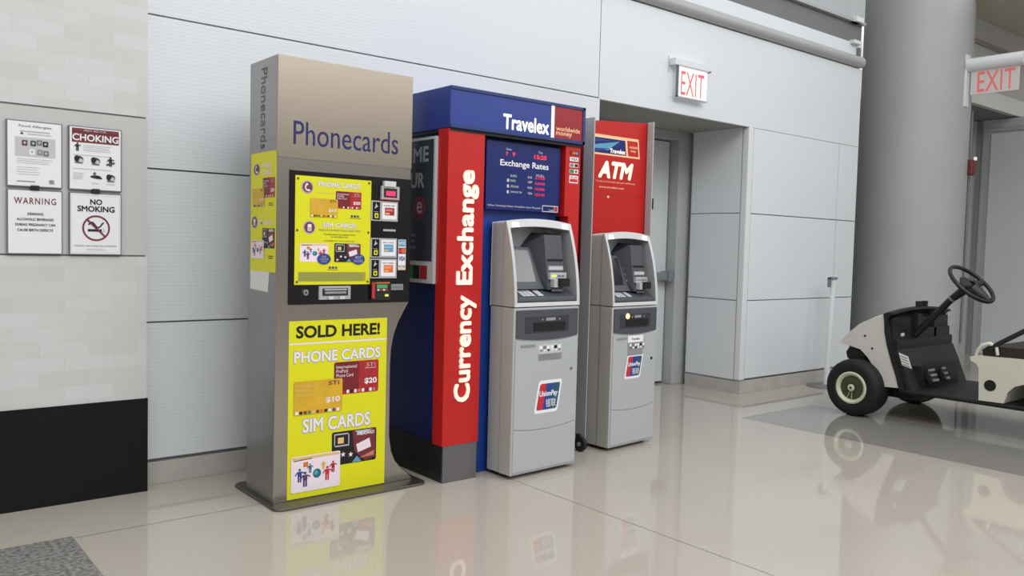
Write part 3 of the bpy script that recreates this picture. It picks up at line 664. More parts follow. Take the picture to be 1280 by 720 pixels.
# poster frame on the left flank
sf=MB(); sf.box(2.338,2.372,3.475,4.0,.998,1.735,'light_grey'); sd=sf.build('side_sign',t,TB,bevel=.003,label='dark framed sign on the left flank')
sh=Sheet(left(2.338)); sh.rect(-3.985,1.11,-3.492,1.722,'sign_glass',1); sh.rect(-3.985,1.012,-3.492,1.095,'plain_panel',1); sh.rect(-3.74,1.018,-3.60,1.088,'green',2); sh.rect(-3.66,1.018,-3.60,1.088,'charcoal',2.5); sh.rect(-3.597,1.018,-3.53,1.088,'card_red',2)
sh.text('TIME',-3.785,1.612,-3.535,1.69,'sign_letter',2,.03); sh.text('UR',-3.70,1.482,-3.57,1.56,'sign_letter',2,.03); sh.ell(-3.612,1.382,.054,.058,'maroon',2); sh.text('e',-3.638,1.352,-3.586,1.412,'sign_letter',3,.01); sh.text('E',-3.735,1.17,-3.642,1.25,'sign_letter_dim',2,.03)
sh.build('sign_print',sd,TB)

# ================================================================== CASH MACHINES
def cash_machine(loc,rot,label,sx,sz,lit):
    t=thing('cash_machine',label,'ATM',loc,rot,'freestanding cash machines')
    hw=.238*sx; D=.198; DM=.098
    Z=lambda z:z*sz
    def prism_(poly,y0,y1,m): return MB().prism(poly,'y',y0,y1,m)
    # cabinet (lower body) and its front door
    cb=MB(); cb.box(-hw+.007,hw-.007,DM-.004,D,Z(.02),Z(.884),'atm_side'); cb.box(-hw+.025,hw-.025,.06,D-.01,0,Z(.05),'black_matte')
    cb.build('cabinet',t,bevel=.004)
    def arc(u0,u1,v,d,n=12,rev=False):
        pts=[(u0+(u1-u0)*i/n, v-d*(1-(2*i/n-1)**2)) for i in range(n+1)]
        return pts[::-1] if rev else pts
    lo=arc(-hw+.03,hw-.012,Z(.258),.018)
    dr=MB(); 
    dr.prism([(-hw,Z(.02)),(hw,Z(.02)),(hw,Z(.884)),(-hw,Z(.884))],'y',.004,DM,'atm_door','atm_flank')
    door=dr.build('front_door',t,bevel=.006)
    # lower kick panel, door leaf: plates standing 4 mm proud, gap between them is the arc seam
    g_=.004; e=hw-.012
    kp=MB(); kp.prism([(-e,Z(.034)),(e,Z(.034))]+arc(-e,e,Z(.256),.018,rev=True),'y',-.001,.005,'atm_door'); kp.build('kick_panel',door,bevel=.002)
    lf=MB(); lf.prism(arc(-e,e,Z(.256)+g_,.018)+arc(-e,e,Z(.718),.016,rev=True),'y',-.001,.005,'atm_door'); leaf=lf.build('door_leaf',door,bevel=.002)
    # cash dispenser panel
    dp=MB(); dp.prism(arc(-e+.002,e-.002,Z(.729),.016)+[(e-.002,Z(.872)),(-e+.002,Z(.872))],'y',-.003,.005,'atm_dark'); disp=dp.build('dispenser_panel',t,bevel=.002,label='dark grey cash dispenser panel')
    sl=MB(); sl.box(-.165*sx,.15*sx,-.005,-.002,Z(.752),Z(.838),'atm_darker'); sl.box(-.108*sx,.122*sx,-.009,-.002,Z(.762),Z(.806),'black_hole'); sl.build('cash_slot',disp,bevel=.002)
    sh=Sheet(lambda u,v,n:(u,-.005-n,v))
    sh.rrect(-.02*sx,Z(.813),.05*sx,Z(.829),.003,'mid_grey',1); sh.text('CASH',-.012*sx,Z(.817),.042*sx,Z(.825),'light_grey',2); sh.ell(.08*sx,Z(.82),.006,.005,'mid_grey',1,8); sh.ell(-.045*sx,Z(.82),.006,.005,'mid_grey',1,8)
    sh.build('slot_symbols',disp)
    if lit: MB().cyl((-.092*sx,-.004,Z(.825)),(-.092*sx,-.010,Z(.825)),.017,.014,16,'lamp_orange').build('indicator_lamp',disp,label='lit orange lamp')
    MB().box(-.19*sx,-.09*sx,-.004,-.001,Z(.681),Z(.694),'mid_grey').build('name_plate',leaf,bevel=.001)
    # stickers and lock on the door leaf
    sh=Sheet(lambda u,v,n:(u,-.001-n,v))
    if lit:
        sh.slab(-.078*sx,Z(.578),.082*sx,Z(.702),.001,'mid_grey'); sh.rect(-.078*sx,Z(.660),.082*sx,Z(.702),'white',1); sh.text('Travelex',-.04*sx,Z(.674),.045*sx,Z(.688),'ink',2,.02)
        zs=(.648,.636,.620)
    else:
        sh.slab(-.066*sx,Z(.605),.106*sx,Z(.688),.001,'light_grey'); sh.rect(-.066*sx,Z(.605),.106*sx,Z(.640),'mid_grey',1); sh.lines(-.06*sx,Z(.608),.10*sx,Z(.637),3,'text_grey',2,fill=.3)
        zs=(.678,.664,.652)
    for i in range(6):
        u=(-.06+.027*i)*sx; sh.rrect(u,Z(zs[1]),u+.021*sx,Z(zs[0])+.003,.002,('white','text_grey','white','white','ink','white')[i],2)
        sh.rrect(u+.006,Z(zs[2]),u+.021*sx,Z(zs[1])-.002,.002,('text_grey','white','ink','white','white','text_grey')[i],2)
    sh.build('network_sticker',leaf)
    if lit: u0,v0,u1,v1=-.105*sx,Z(.434),.093*sx,Z(.586)
    else: u0,v0,u1,v1=-.088*sx,Z(.326),.118*sx,Z(.498)
    w=u1-u0;h=v1-v0; k_=.16*w
    def sk(a,b): return (u0+(w-k_)*a+k_*b, v0+h*b)          # slanted card coordinates
    def skr(a0,b0,a1,b1,m,l,sh,r=.12,n=5):
        pts=[]
        for ca,cb_,an in ((a1-r*.8,b0+r,-90),(a1-r*.8,b1-r,0),(a0+r*.8,b1-r,90),(a0+r*.8,b0+r,180)):
            for i in range(n+1):
                q=math.radians(an+90*i/n); pts.append(sk(ca+r*.8*math.cos(q),cb_+r*math.sin(q)))
        sh.poly(pts,m,l)
    sh=Sheet(lambda u,v,n:(u,-.001-n,v))
    skr(0,0,1,1,'white',1,sh); skr(.08,.1,.93,.9,'card_teal',2,sh,.08)
    sh.poly([sk(.1,.1),sk(.33,.1),sk(.33,.9),sk(.1,.9)],'red_ink',3); sh.poly([sk(.33,.1),sk(.62,.1),sk(.62,.9),sk(.33,.9)],'blue_ink',3)
    c=[sk(.12,.46),sk(.86,.68)]; sh.text('UnionPay',c[0][0],c[0][1],c[1][0],c[1][1],'white',4,.03,shear=.15)
    c=[sk(.46,.16),sk(.84,.42)]; sh.text('\u94f6\u8054',c[0][0],c[0][1],c[1][0],c[1][1],'white',4,.0)
    sh.build('logo_sticker',leaf,label='white bordered red, blue and green card logo sticker')
    MB().cyl((.18*sx,.0,Z(.548)),(.18*sx,-.006,Z(.548)),.009,.008,14,'chrome' if not lit else 'charcoal').cyl((.18*sx,-.006,Z(.548)),(.18*sx,-.007,Z(.548)),.003,.003,6,'ink').build('lock',leaf)
    # hood: curved fascia with a recessed well
    def wz(z):                                   # how far the fascia leans back with height
        q=max(0,(z-.89)/.46); return .018*q+.075*q**2.2
    def contour(u0,u1,z0,z1,archd,r,n=10):
        pts=[]
        for i in range(n): pts.append((u0+(u1-u0)*i/n,z0))
        for i in range(n): pts.append((u1,z0+(z1-z0)*i/n))
        for i in range(n):
            a=1-i/n; pts.append((u0+(u1-u0)*a,z1+archd*(1-(2*a-1)**2)))
        for i in range(n): pts.append((u0,z1+(z0-z1)*i/n))
        return pts
    out=contour(-hw,hw,.888,1.327,.018,0); inn=contour(-hw+.021,hw-.019,.910,1.290,.014,0)
    # narrower towards the top on both sides
    tap=lambda u,z: u*(1-.012*max(0,(z-.95)/.4)**2)
    N=len(out)
    vo=[(tap(u,z),wz(z),Z(z)) for u,z in out]; vi=[(tap(u,z),wz(z)+.004,Z(z)) for u,z in inn]
    vb=[(tap(u,z),DM,Z(z)) for u,z in out]
    vc=[(tap(u,z)*.972,DM,Z(.888+(z-.888)*.978)) for u,z in out]; vd=[(tap(u,z)*.972,D,Z(.888+(z-.888)*.978)) for u,z in out]
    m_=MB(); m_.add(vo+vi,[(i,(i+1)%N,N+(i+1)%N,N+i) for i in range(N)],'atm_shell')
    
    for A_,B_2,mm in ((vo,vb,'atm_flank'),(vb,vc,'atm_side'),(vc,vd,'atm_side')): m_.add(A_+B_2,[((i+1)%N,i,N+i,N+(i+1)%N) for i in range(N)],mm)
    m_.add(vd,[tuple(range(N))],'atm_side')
    hood=m_.build('hood',t,bevel=.004,label='light grey curved hood')
    # recess liner
    vr=[]
    for (u,z) in inn:
        q=(z-.912)/.367; vr.append((tap(u,z)*.99,D-.008,Z(.912+(z-.912)*.985)))
    rc=MB(); rc.add(vi+vr,[((i+1)%N,N+(i+1)%N,N+i,i)[::-1] for i in range(N)],'atm_recess'); rc.add(vr,[tuple(range(N-1,-1,-1))],'atm_recess')
    rc.build('recess',hood)
    il,ir=-hw+.024,hw-.022
    # sloping keypad shelf (dark)
    shf=MB(); shf.prism([(.008,Z(.9135)),(.012,Z(.935)),(.09,Z(.972)),(.186,Z(.982)),(.186,Z(.9135))],'x',il,ir,'atm_dark'); shelf=shf.build('keypad_shelf',hood,bevel=.003)
    def onslope(u,s_): # s_ 0 front .. 1 back on the sloping face
        return (u, .012+.078*s_-.0015, Z(.935+.037*s_)+.0025)
    kp=MB()
    def key_block(ua,ub,cols,rows):
        for i in range(cols):
            for j in range(rows):
                a0=ua+(ub-ua)*(i+.06)/cols; a1=ua+(ub-ua)*(i+.94)/cols; b0=.12+.78*(j+.07)/rows; b1=.12+.78*(j+.93)/rows
                kp.add([onslope(a0,b0),onslope(a1,b0),onslope(a1,b1),onslope(a0,b1)],[(0,1,2,3)],'key_light')
    key_block(-.165*sx,-.072*sx,3,4); kp.build('keypad',shelf,label='pale number keys'); kp=MB(); key_block(-.055*sx,-.010*sx,1,4); kp.build('function_keys',shelf,label='pale column of function keys')
    # screen, leaning back, in the left of the well
    a=.075; b_=.150
    sc=MB(); sc.prism([(a-.012,Z(.975)),(a+.0,Z(.992)),(b_,Z(1.195)),(.188,Z(1.195)),(.188,Z(.975))],'x',il,.028*sx,'atm_dark'); bez=sc.build('screen_bezel',hood,bevel=.003)
    def onscr(u,q): return (u,a+(b_-a)*q-.002,Z(.992+.203*q))
    sg=MB(); sg.add([onscr(il+.01,.1),onscr(-.02*sx,.1),onscr(-.02*sx,.92),onscr(il+.01,.92)],[(0,1,2,3)],'atm_screen_dark' if lit else 'atm_screen')
    if lit: sg.add([(x,y-.0006,z) for x,y,z in (onscr(il+.01,.12),onscr(il+.075,.12),onscr(il+.01,.6))],[(0,1,2)],'key_light')  # pale triangle paints a reflection on the glass
    sg.build('screen',bez,label='dark screen with a painted corner reflection' if lit else 'grey unlit screen')
    if lit:
        for q in (.22,.40,.58,.76): 
            c0=Vector(onscr(.006*sx,q)); MB().cyl(c0,c0+Vector((0,-.006,.003)),.008,.007,10,'chrome').build('side_button',bez)
    # reader tower on the right of the well
    tl,tr_=.038*sx,.168*sx
    ya,yb=.046,.090                                # the tower front leans back
    tw=MB(); tw.prism([(ya,Z(.972)),(yb,Z(1.262)),(.188,Z(1.275)),(.188,Z(.972))],'x',tl,tr_,'atm_dark')
    tw.add([(tl-.0006,ya,Z(.972)),(tl-.0006,yb,Z(1.262)),(tl-.075,.188,Z(1.20)),(tl-.06,.188,Z(.972))],[(0,1,2,3)],'atm_darker')
    tw.add([(tl,yb,Z(1.262)),(tl,.188,Z(1.275)),(tl-.075,.188,Z(1.20))],[(0,1,2)],'atm_darker')
    tower=tw.build('reader_tower',hood,label='dark grey card reader tower')
    yz=lambda z: ya+(yb-ya)*(z-.972)/.29
    MB().box(tl+.012,tr_-.006,yz(1.124)-.004,yz(1.124)+.01,Z(1.124),Z(1.134),'black_hole').build('receipt_slot',tower)
    MB().box(tl+.010,tr_-.008,yz(1.075)-.003,yz(1.075)+.01,Z(1.074),Z(1.098),'atm_recess').box(tl+.016,tr_-.014,yz(1.075)-.004,yz(1.075)-.003,Z(1.079),Z(1.093),'light_grey').build('slot_label',tower)
    y=yz(1.0)
    rd=MB(); rd.box(tl+.006,tr_-.002,y-.012,y+.02,Z(1.026),Z(1.062),'card_silver'); rd.box(tl+.015,tl+.052,y-.0135,y-.012,Z(1.040),Z(1.050),'lamp_yellow' if not lit else 'mid_grey'); rd.box(tl+.06,tl+.085,y-.0135,y-.012,Z(1.040),Z(1.050),'text_grey'); rd.box(tl+.092,tl+.11,y-.0135,y-.012,Z(1.040),Z(1.05),'text_grey')
    rd.box(tl+.02,tl+.052,y-.03,y,Z(.985),Z(1.030),'card_silver'); rd.build('card_reader',tower,bevel=.003,label='silver card reader')
    mo=MB(); mo.box(tl+.048,tr_-.006,y-.044,y,Z(.990),Z(1.032),'black_hole'); mo.box(tl+.056,tr_-.012,y-.046,y-.044,Z(1.008),Z(1.014),'charcoal'); mo.build('reader_mouth',tower,bevel=.006)
    MB().box(tl+.03,tr_-.02,y-.003,y,Z(.962),Z(.972),'mid_grey').build('reader_label',tower)
    # decals on the top corners; their glow stands in for blown highlights
    for u_ in (-hw+.040,hw-.075):
        q=MB(); z0,z1=1.297,1.322
        pts=[(u_,z0),(u_+.042*sx,z0),(u_+.042*sx,z1),(u_,z1)]
        q.add([(u,wz(z)-.0012,Z(z)) for u,z in pts],[(0,1,2,3)],'decal_white'); q.build('decal_highlight',hood,label='white decal with a painted highlight in the hood corner')
    return t
cash_machine((2.916,3.250,0),math.radians(2.5),'nearer grey cash machine in front of the blue currency exchange kiosk',1.,1.,False)
cash_machine((3.757,3.398,0),math.radians(4.5),'farther grey cash machine standing below the red ATM sign',.92,.968,True)

# ================================================================== ATM SIGN SURROUND
SB=(3.78,3.8,0)
t=thing('atm_sign_bay','tall red ATM sign bay with grey edge strips behind the farther cash machine','sign bay',SB)
s_=MB(); s_.box(3.486,3.500,3.617,4.15,0,1.965,'shaded_red'); s_.build('side_wall',t,SB,label='red side wall with shade in its colour')
s_=MB(); s_.box(4.052,4.066,3.617,4.15,0,2.0,'shaded_red'); s_.build('side_wall',t,SB,label='red side wall with shade in its colour')
for x,z,y0 in ((3.490,1.968,3.53),(4.050,2.005,3.565)):
    s_=MB(); s_.box(x,x+.008,y0,3.617,0,z,'upright_grey'); s_.build('edge_strip',t,SB,bevel=.002,label='grey metal edge strip')
s_=MB()
s_.prism([(3.502,0),(4.050,0),(4.050,2.0),(3.502,1.962)],'y',3.62,3.66,'atm_red'); rp=s_.build('red_panel',t,SB,label='bright red sign panel')
sh=Sheet(front(3.62))
sh.poly([(3.515,1.768),(3.989,1.768),(3.972,1.89),(3.515,1.89)],'peach',1); sh.poly([(3.515,1.779),(3.864,1.779),(3.850,1.871),(3.515,1.871)],'board_blue',2)
sh.poly([(3.515,1.80),(3.70,1.80),(3.80,1.86),(3.515,1.815)],'sky_ink',2.5); sh.poly([(3.515,1.79),(3.62,1.79),(3.72,1.812),(3.515,1.80)],'blue_ink',2.7); sh.poly([(3.515,1.845),(3.64,1.85),(3.75,1.862),(3.515,1.858)],'blue_ink',2.5)
sh.poly([(3.881,1.779),(3.977,1.779),(3.963,1.874),(3.867,1.874)],'travel_red',2); sh.text('worldwide\nmoney',3.888,1.80,3.962,1.845,'peach',3,.02); sh.text('Travelex',3.715,1.785,3.853,1.812,'letter_white',4,.03)
sh.text('ATM',3.620,1.628,3.932,1.735,'letter_cream',2,.05,shear=.22)
sh.text('Travel card and credit card cash withdrawals',3.603,1.603,3.950,1.614,'peach',1); sh.text('www.travelex.com',3.632,1.568,3.852,1.581,'peach',1,.01)
sh.rect(3.59,1.527,4.03,1.531,'deep_red',1); sh.ell(3.715,1.516,.010,.008,'peach',1,10)
sh.build('sign_lettering',rp,SB,label='white slanted ATM lettering with a blue and red logo')
MB().box(4.060,4.078,3.57,3.61,1.455,1.525,'ink').build('hinge',t,SB)
# little black wheel by the gap between the machines
cw=MB(); cw.lathe([(.008,-.014),(.034,-.016),(.042,-.012),(.044,0),(.042,.012),(.034,.016),(.008,.014)],(3.415,3.49,.0445),(1,.1,0),24,'black_matte')
wb=(3.415,3.49,0); ct=thing('caster_wheel','small black caster wheel on the floor in the gap between both cash machines','caster',wb)
cw.build('tread',ct,wb,smooth=True); MB().cyl((3.395,3.488,.0445),(3.435,3.492,.0445),.012,n=14,m='mid_grey').build('hub',ct,wb)
MB().box(3.406,3.424,3.49,3.525,.045,.10,'black_matte').build('fork',ct,wb,bevel=.003)

# ================================================================== EXIT SIGNS
EB=(5.1,4.168,2.35)
t=thing('exit_sign','white EXIT sign on the wall above the recessed door','exit sign',EB)
MB().box(4.872,4.882,4.164,4.17,2.535,2.645,'light_grey').build('wall_plate',t,EB)
MB().box(4.885,5.30,4.105,4.17,2.578,2.632,'white_panel').box(5.285,5.306,4.10,4.13,2.572,2.59,'mid_grey').build('lamp_housing',t,EB,bevel=.006)
pl=MB(); pl.box(4.93,5.275,4.118,4.130,2.352,2.58,'exit_white'); pl.box(4.925,4.935,4.114,4.134,2.347,2.58,'text_grey'); pl.box(4.925,5.28,4.114,4.134,2.345,2.355,'faint_grey'); px=pl.build('panel',t,EB)
sh=Sheet(front(4.118)); sh.text('EXIT',4.965,2.368,5.24,2.545,'exit_red',1,.0,spacing=1.05); sh.build('lettering',px,EB,label='red EXIT letters')
E2=(8.93,3.45,2.85)
t=thing('exit_sign','EXIT sign hanging on a bracket from the round column','exit sign',E2)
MB().box(8.88,8.97,3.705,3.735,2.72,3.24,'post_white').build('mounting_plate',t,E2,bevel=.006)
MB().tube([(8.93,3.715,3.135),(8.93,3.19,3.135)],.068,n=20,m='post_white').build('bracket_arm',t,E2,smooth=True,label='thick white bracket arm')
MB().box(8.915,8.945,3.165,3.19,3.06,3.21,'exit_white').build('end_cap',t,E2,bevel=.004)
pl=MB(); pl.box(8.925,8.938,3.235,3.68,2.835,3.075,'exit_dim'); px=pl.build('panel',t,E2,bevel=.002)
sh=Sheet(left(8.925)); sh.text('EXIT',-3.615,2.855,-3.27,3.055,'exit_red',1,.005,spacing=1.05); sh.build('lettering',px,E2,label='red EXIT letters')
# alarm box, and a grey tube drawn for the dark gap at the column's right edge
D2=math.hypot(CX,CY); tl_=math.sqrt(D2*D2-CR*CR); aR=math.atan2(CX,CY)+math.asin(CR/D2)
TX,TY=tl_*math.sin(aR),tl_*math.cos(aR); nx,ny=(TX-CX)/CR,(TY-CY)/CR
ax,ay=TX-.02*math.sin(aR),TY-.02*math.cos(aR)
AB=(TX,TY,2.04)
t=thing('fire_alarm_box','small dark red alarm box on the right edge of the round column','alarm',AB)
q=MB(); q.box(TX-.075,TX+.02,TY-.075,TY+.02,2.045,2.21,'alarm_red'); q.build('housing',t,AB,bevel=.02)
q=MB(); q.box(TX-.03,TX+.0,TY-.085,TY-.06,2.20,2.235,'exit_white'); q.build('strobe',t,AB,bevel=.004,label='white tip on the alarm box')
q=MB(); q.tube([(TX+nx*.012,TY+ny*.012,2.25),(TX+nx*.012,TY+ny*.012,2.72)],.013,m='text_grey'); q.tube([(TX+nx*.012,TY+ny*.012,.3),(TX+nx*.012,TY+ny*.012,2.035)],.013,m='text_grey')
o=q.build('gap_tube',None,(TX,TY,.3)); o['label']='thin grey tube for the dark gap down the right edge of the round column'; o['category']='gap_tube'

# ================================================================== BARRIER POST
PB=(6.985,3.985,0)
t=thing('barrier_post','white barrier post on a round base beside the golf cart','barrier post',PB)
MB().lathe([(0,.022),(.06,.022),(.15,.014),(.175,.008),(.178,0),(0,0)],PB,(0,0,1),40,'disc_grey').build('base',t,PB,smooth=True,label='round grey floor base')
MB().tube([(6.975,3.985,.015),(7.03,3.99,.975)],.025,n=20,m='post_white').build('pole',t,PB,smooth=True)
q=MB(); q.cyl((7.03,3.99,.972),(7.031,3.99,.992),.036,n=18,m='text_grey'); q.box(6.955,7.02,3.975,4.005,.975,.99,'text_grey'); q.box(6.955,6.967,3.975,4.005,.90,.985,'text_grey'); q.build('belt_hook',t,PB,label='dark hook at the top')

# ================================================================== GOLF CART
GB=(6.42,2.4,0)
cart=thing('golf_cart','white and black golf cart without a roof, parked beside the round column','golf cart',GB)
X0,X1=5.95,6.89; XC=(X0+X1)/2; HW=(X1-X0)/2
def cart_loft(profile,n,m,name,parent=cart,nose=0.,crown=0.,smooth=True,ztop=.5,inset=0.,label=None,close=True):
    """side profile (y,z) lofted across the cart; nose pulls the front round in plan, crown lifts the middle"""
    mb=MB(); K=len(profile); vs=[]
    for i in range(n+1):
        q=-1+2*i/n; q_=math.copysign(abs(q)**.8,q); x=XC+q_*(HW-inset)
        for y,z in profile:
            k1=max(0,(y-2.85)/.45); e=1-q_*q_
            vs.append((x,y+nose*k1*e,z+crown*e*max(0,(z-ztop)/.3)))
    fs=[]
    for i in range(n):
        for j in range(K if close else K-1): fs.append((i*K+j,i*K+(j+1)%K,(i+1)*K+(j+1)%K,(i+1)*K+j))
    mb.add(vs,fs,m)
    if close: mb.add(vs[:K],[tuple(range(K-1,-1,-1))],m); mb.add(vs[-K:],[tuple(range(K))],m)
    ob=mb.build(name,parent,GB,smooth=smooth,label=label)
    return ob
cowl=cart_loft([(3.304,.529),(3.27,.575),(3.23,.615),(3.156,.682),(3.062,.732),(2.969,.768),(2.961,.72),(2.956,.647),(2.934,.548),(2.895,.431),(2.855,.325),(2.831,.248),(2.964,.242),(3.011,.334),(3.045,.40),(3.08,.445),(3.136,.495),(3.214,.513)],14,'cart_white','front_cowl',nose=.10,crown=.035,label='white front cowl')
for y,z in ((3.105,.60),(3.045,.512)): MB().cyl((X0+.002,y,z),(X0-.004,y,z),.008,n=10,m='ink').build('bolt',cowl,GB)
# black edging band and dash that follow the rear edge of the cowl
cart_loft([(2.972,.774),(2.945,.787),(2.905,.787),(2.90,.772),(2.925,.762),(2.945,.735),(2.925,.64),(2.90,.54),(2.862,.425),(2.822,.32),(2.79,.235),(2.832,.235),(2.857,.325),(2.897,.431),(2.936,.548),(2.958,.647),(2.963,.72)],14,'cart_black','dash_edging',crown=.035,inset=-.006,label='black edging and dash top')
dh=MB(); dh.prism([(2.945,.745),(2.935,.64),(2.91,.54),(2.885,.45),(2.88,.45),(2.872,.555),(2.875,.585),(2.91,.60),(2.915,.745)],'x',X0+.03,X1-.01,'cart_black')
dh.box(X0+.35,X0+.40,2.88,2.93,.57,.77,'cart_dark'); dh.box(X0+.62,X0+.66,2.88,2.93,.57,.77,'cart_dark'); dh.box(X0+.40,X1-.05,2.88,2.92,.56,.66,'cart_dark')
dash=dh.build('dashboard',cart,GB,bevel=.01)
MB().box(X0+.06,X0+.10,2.86,2.868,.618,.64,'key_light').build('switch_plate',dash,GB)
for x,y in ((X0+.44,2.925),(X0+.54,2.925)):
    MB().lathe([(.0,.0),(.020,0),(.024,.06),(.018,.06),(.016,.01)],(x,y,.80),(0,0,1),18,'cart_black').build('cup_holder',dash,GB)
fw_=MB(); fw_.prism([(2.90,.50),(2.86,.415),(2.82,.32),(2.775,.215),(2.745,.215),(2.79,.33),(2.83,.43),(2.87,.52)],'x',X0+.02,X1-.002,'cart_dark'); fw_.build('footwell_wall',cart,GB)
# far-side edge of the shield
fs_=MB(); fs_.prism([(2.99,.765),(2.945,.775),(2.930,.70),(2.915,.60),(2.84,.41),(2.757,.215),(2.83,.215),(2.87,.33),(2.955,.55)],'x',X1-.03,X1+.006,'cart_black'); fs_.build('shield_edge',cart,GB)
st=MB(); st.add([(X0-.008,2.845,.505),(X0-.008,2.775,.485),(X0-.008,2.745,.400),(X0-.008,2.815,.418)],[(3,2,1,0)],'paper')
for i in range(4): st.add([(X0-.009,2.835-.007*i,.487-.019*i),(X0-.009,2.78-.007*i,.472-.019*i),(X0-.009,2.778-.007*i,.465-.019*i),(X0-.009,2.832-.007*i,.480-.019*i)],[(3,2,1,0)],'text_grey')
st.build('instruction_sticker',cart,GB,label='small white instruction sticker')
fl_=MB(); fl_.prism([(2.84,.218),(2.84,.242),(1.15,.250),(1.15,.226)],'x',X0+.005,X1-.005,'cart_black'); fl_.build('floor_pan',cart,GB,bevel=.008)
for x,nm,wd in ((X0+.28,'brake_pedal',.11),(X0+.48,'accelerator_pedal',.07)):
    pd=MB(); pd.prism([(2.72,.27),(2.70,.285),(2.765,.40),(2.785,.39)],'x',x-wd/2,x+wd/2,'cart_dark')
    for i in range(3): pd.prism([(2.697+.018*i,.292+.034*i),(2.692+.018*i,.297+.034*i),(2.70+.018*i,.312+.034*i),(2.705+.018*i,.308+.034*i)],'x',x-wd/2+.008,x+wd/2-.008,'text_grey')
    pd.tube([(x,2.76,.35),(x,2.82,.30)],.012,m='cart_black'); pd.build(nm,cart,GB)
# front bumper block below the nose
bm=MB(); bm.prism([(3.25,.50),(3.275,.46),(3.26,.41),(3.14,.40),(3.10,.44),(3.15,.49)],'x',X0+.04,X1-.04,'cart_black'); bm.build('front_bumper',cart,GB,bevel=.01)
ua=MB(); ua.box(X0+.16,X1-.16,2.75,3.22,.15,.40,'cart_black'); ua.box(X0+.35,X1-.35,1.2,2.78,.16,.205,'cart_black'); ua.tube([(X0+.02,3.14,.2),(X1-.02,3.14,.2)],.03,m='cart_black'); ua.tube([(X0+.02,1.55,.2),(X1-.02,1.55,.2)],.03,m='cart_black'); ua.build('chassis',cart,GB)
# wheels
def wheel(xo,y,sgn):
    c=(xo,y,.2125); ax_=(sgn,0,0)
    w_=MB(); w_.lathe([(.118,.006),(.13,.012),(.165,.016),(.192,.006),(.206,-.012),(.2118,-.04),(.2122,-.09),(.2118,-.14),(.206,-.168),(.19,-.184),(.13,-.186),(.0,-.186)],c,ax_,48,'tyre')
    wo=w_.build('wheel',cart,GB,smooth=True)
    h_=MB(); h_.lathe([(.120,-.002),(.119,.012),(.110,.017),(.098,.012),(.090,.0),(.088,-.008)],c,ax_,48,'wheel_cream'); ho=h_.build('rim',wo,GB,smooth=True,label='cream wheel rim')
    m_=MB(); m_.lathe([(.089,-.006),(.06,.0),(.0,.002)],c,ax_,48,'wheel_olive')
    for i in range(28):
        t_=2*PI*i/28; a=Vector((xo+sgn*.003,y+.028*math.cos(t_),.2125+.028*math.sin(t_))); b=Vector((xo-sgn*.002,y+.086*math.cos(t_+.2),.2125+.086*math.sin(t_+.2)))
        m_.cyl(a,b,.0016,.0022,5,'wheel_cream' if i in (20,22) else 'cart_dark')
    m_.build('wheel_cover',wo,GB)
    k_=MB(); k_.lathe([(.026,.0),(.026,.010),(.018,.014),(.009,.014)],c,ax_,24,'wheel_cream'); k_.lathe([(.009,.0142),(.0,.016)],c,ax_,16,'ink'); k_.build('hub_cap',wo,GB,smooth=True)
for xo,sgn in ((5.868,-1),(6.972,1)):
    for y in (3.148,1.55): wheel(xo,y,sgn)
# steering
sc_=Vector((6.25,2.499,1.013)); axis=Vector((0,-.62,.72)).normalized()
axis=Vector((-.10,-.70,.76)).normalized()
sv=axis.orthogonal().normalized(); su=axis.cross(sv); ring=[sc_+(sv*math.cos(2*PI*i/36)+su*math.sin(2*PI*i/36))*.172 for i in range(36)]
sw=MB(); sw.tube(ring,.0145,n=10,m='cart_black',closed=True); wo=sw.build('steering_wheel',cart,GB,smooth=True)
hb=MB(); hb.cyl(sc_-axis*.06,sc_-axis*.012,.05,.085,20,'cart_black')
hb.build('hub',wo,GB,smooth=True)
lx=Vector((1,0,0)); lx=(lx-axis*lx.dot(axis)).normalized(); ly=axis.cross(lx)
for d_,wd in ((lx,.035),(-lx,.035),(-ly if ly.z>0 else ly,.05)):
    MB().tube([sc_+d_*.03-axis*.02,sc_+d_*.10-axis*.012,sc_+d_*.165],[wd,wd*.8,.02],n=10,m='cart_black').build('spoke',wo,GB,smooth=True)
MB().tube([sc_-axis*.03,sc_-axis*.16+Vector((0,.03,0)),Vector((6.25,2.87,.62))],[.036,.024,.026],n=14,m='cart_black').build('steering_column',wo,GB,smooth=True)
q=sc_-axis*.16+Vector((0,.03,0)); MB().cyl(q+axis*.0,q+axis*.014,.027,n=14,m='mid_grey').build('column_clamp',wo,GB)
# seat pod
sp_=cart_loft([(2.367,.531),(2.358,.507),(2.325,.49),(2.307,.467),(2.300,.36),(2.296,.247),(2.142,.25),(2.128,.29),(2.121,.326),(2.082,.369),(2.027,.391),(1.90,.415),(1.62,.44),(1.38,.42),(1.26,.36),(1.20,.25),(1.10,.25),(1.10,.50),(1.14,.555),(2.0,.551),(2.33,.545)],8,'cart_cream','seat_pod',smooth=True,ztop=9,label='cream plastic seat pod')
MB().cyl((X0+.02,2.229,.356),(X0-.003,2.229,.356),.037,n=24,m='black_hole').build('socket_hole',sp_,GB)
cart_loft([(2.30,.548),(2.305,.585),(2.27,.612),(1.80,.622),(1.74,.60),(1.74,.548)],6,'seat_brown','seat_cushion',inset=.04,ztop=9,label='dark brown seat cushion')
cart_loft([(1.72,.62),(1.70,.80),(1.66,.93),(1.60,.93),(1.60,.60)],6,'seat_brown','seat_back',inset=.04,ztop=9,label='dark brown seat back')
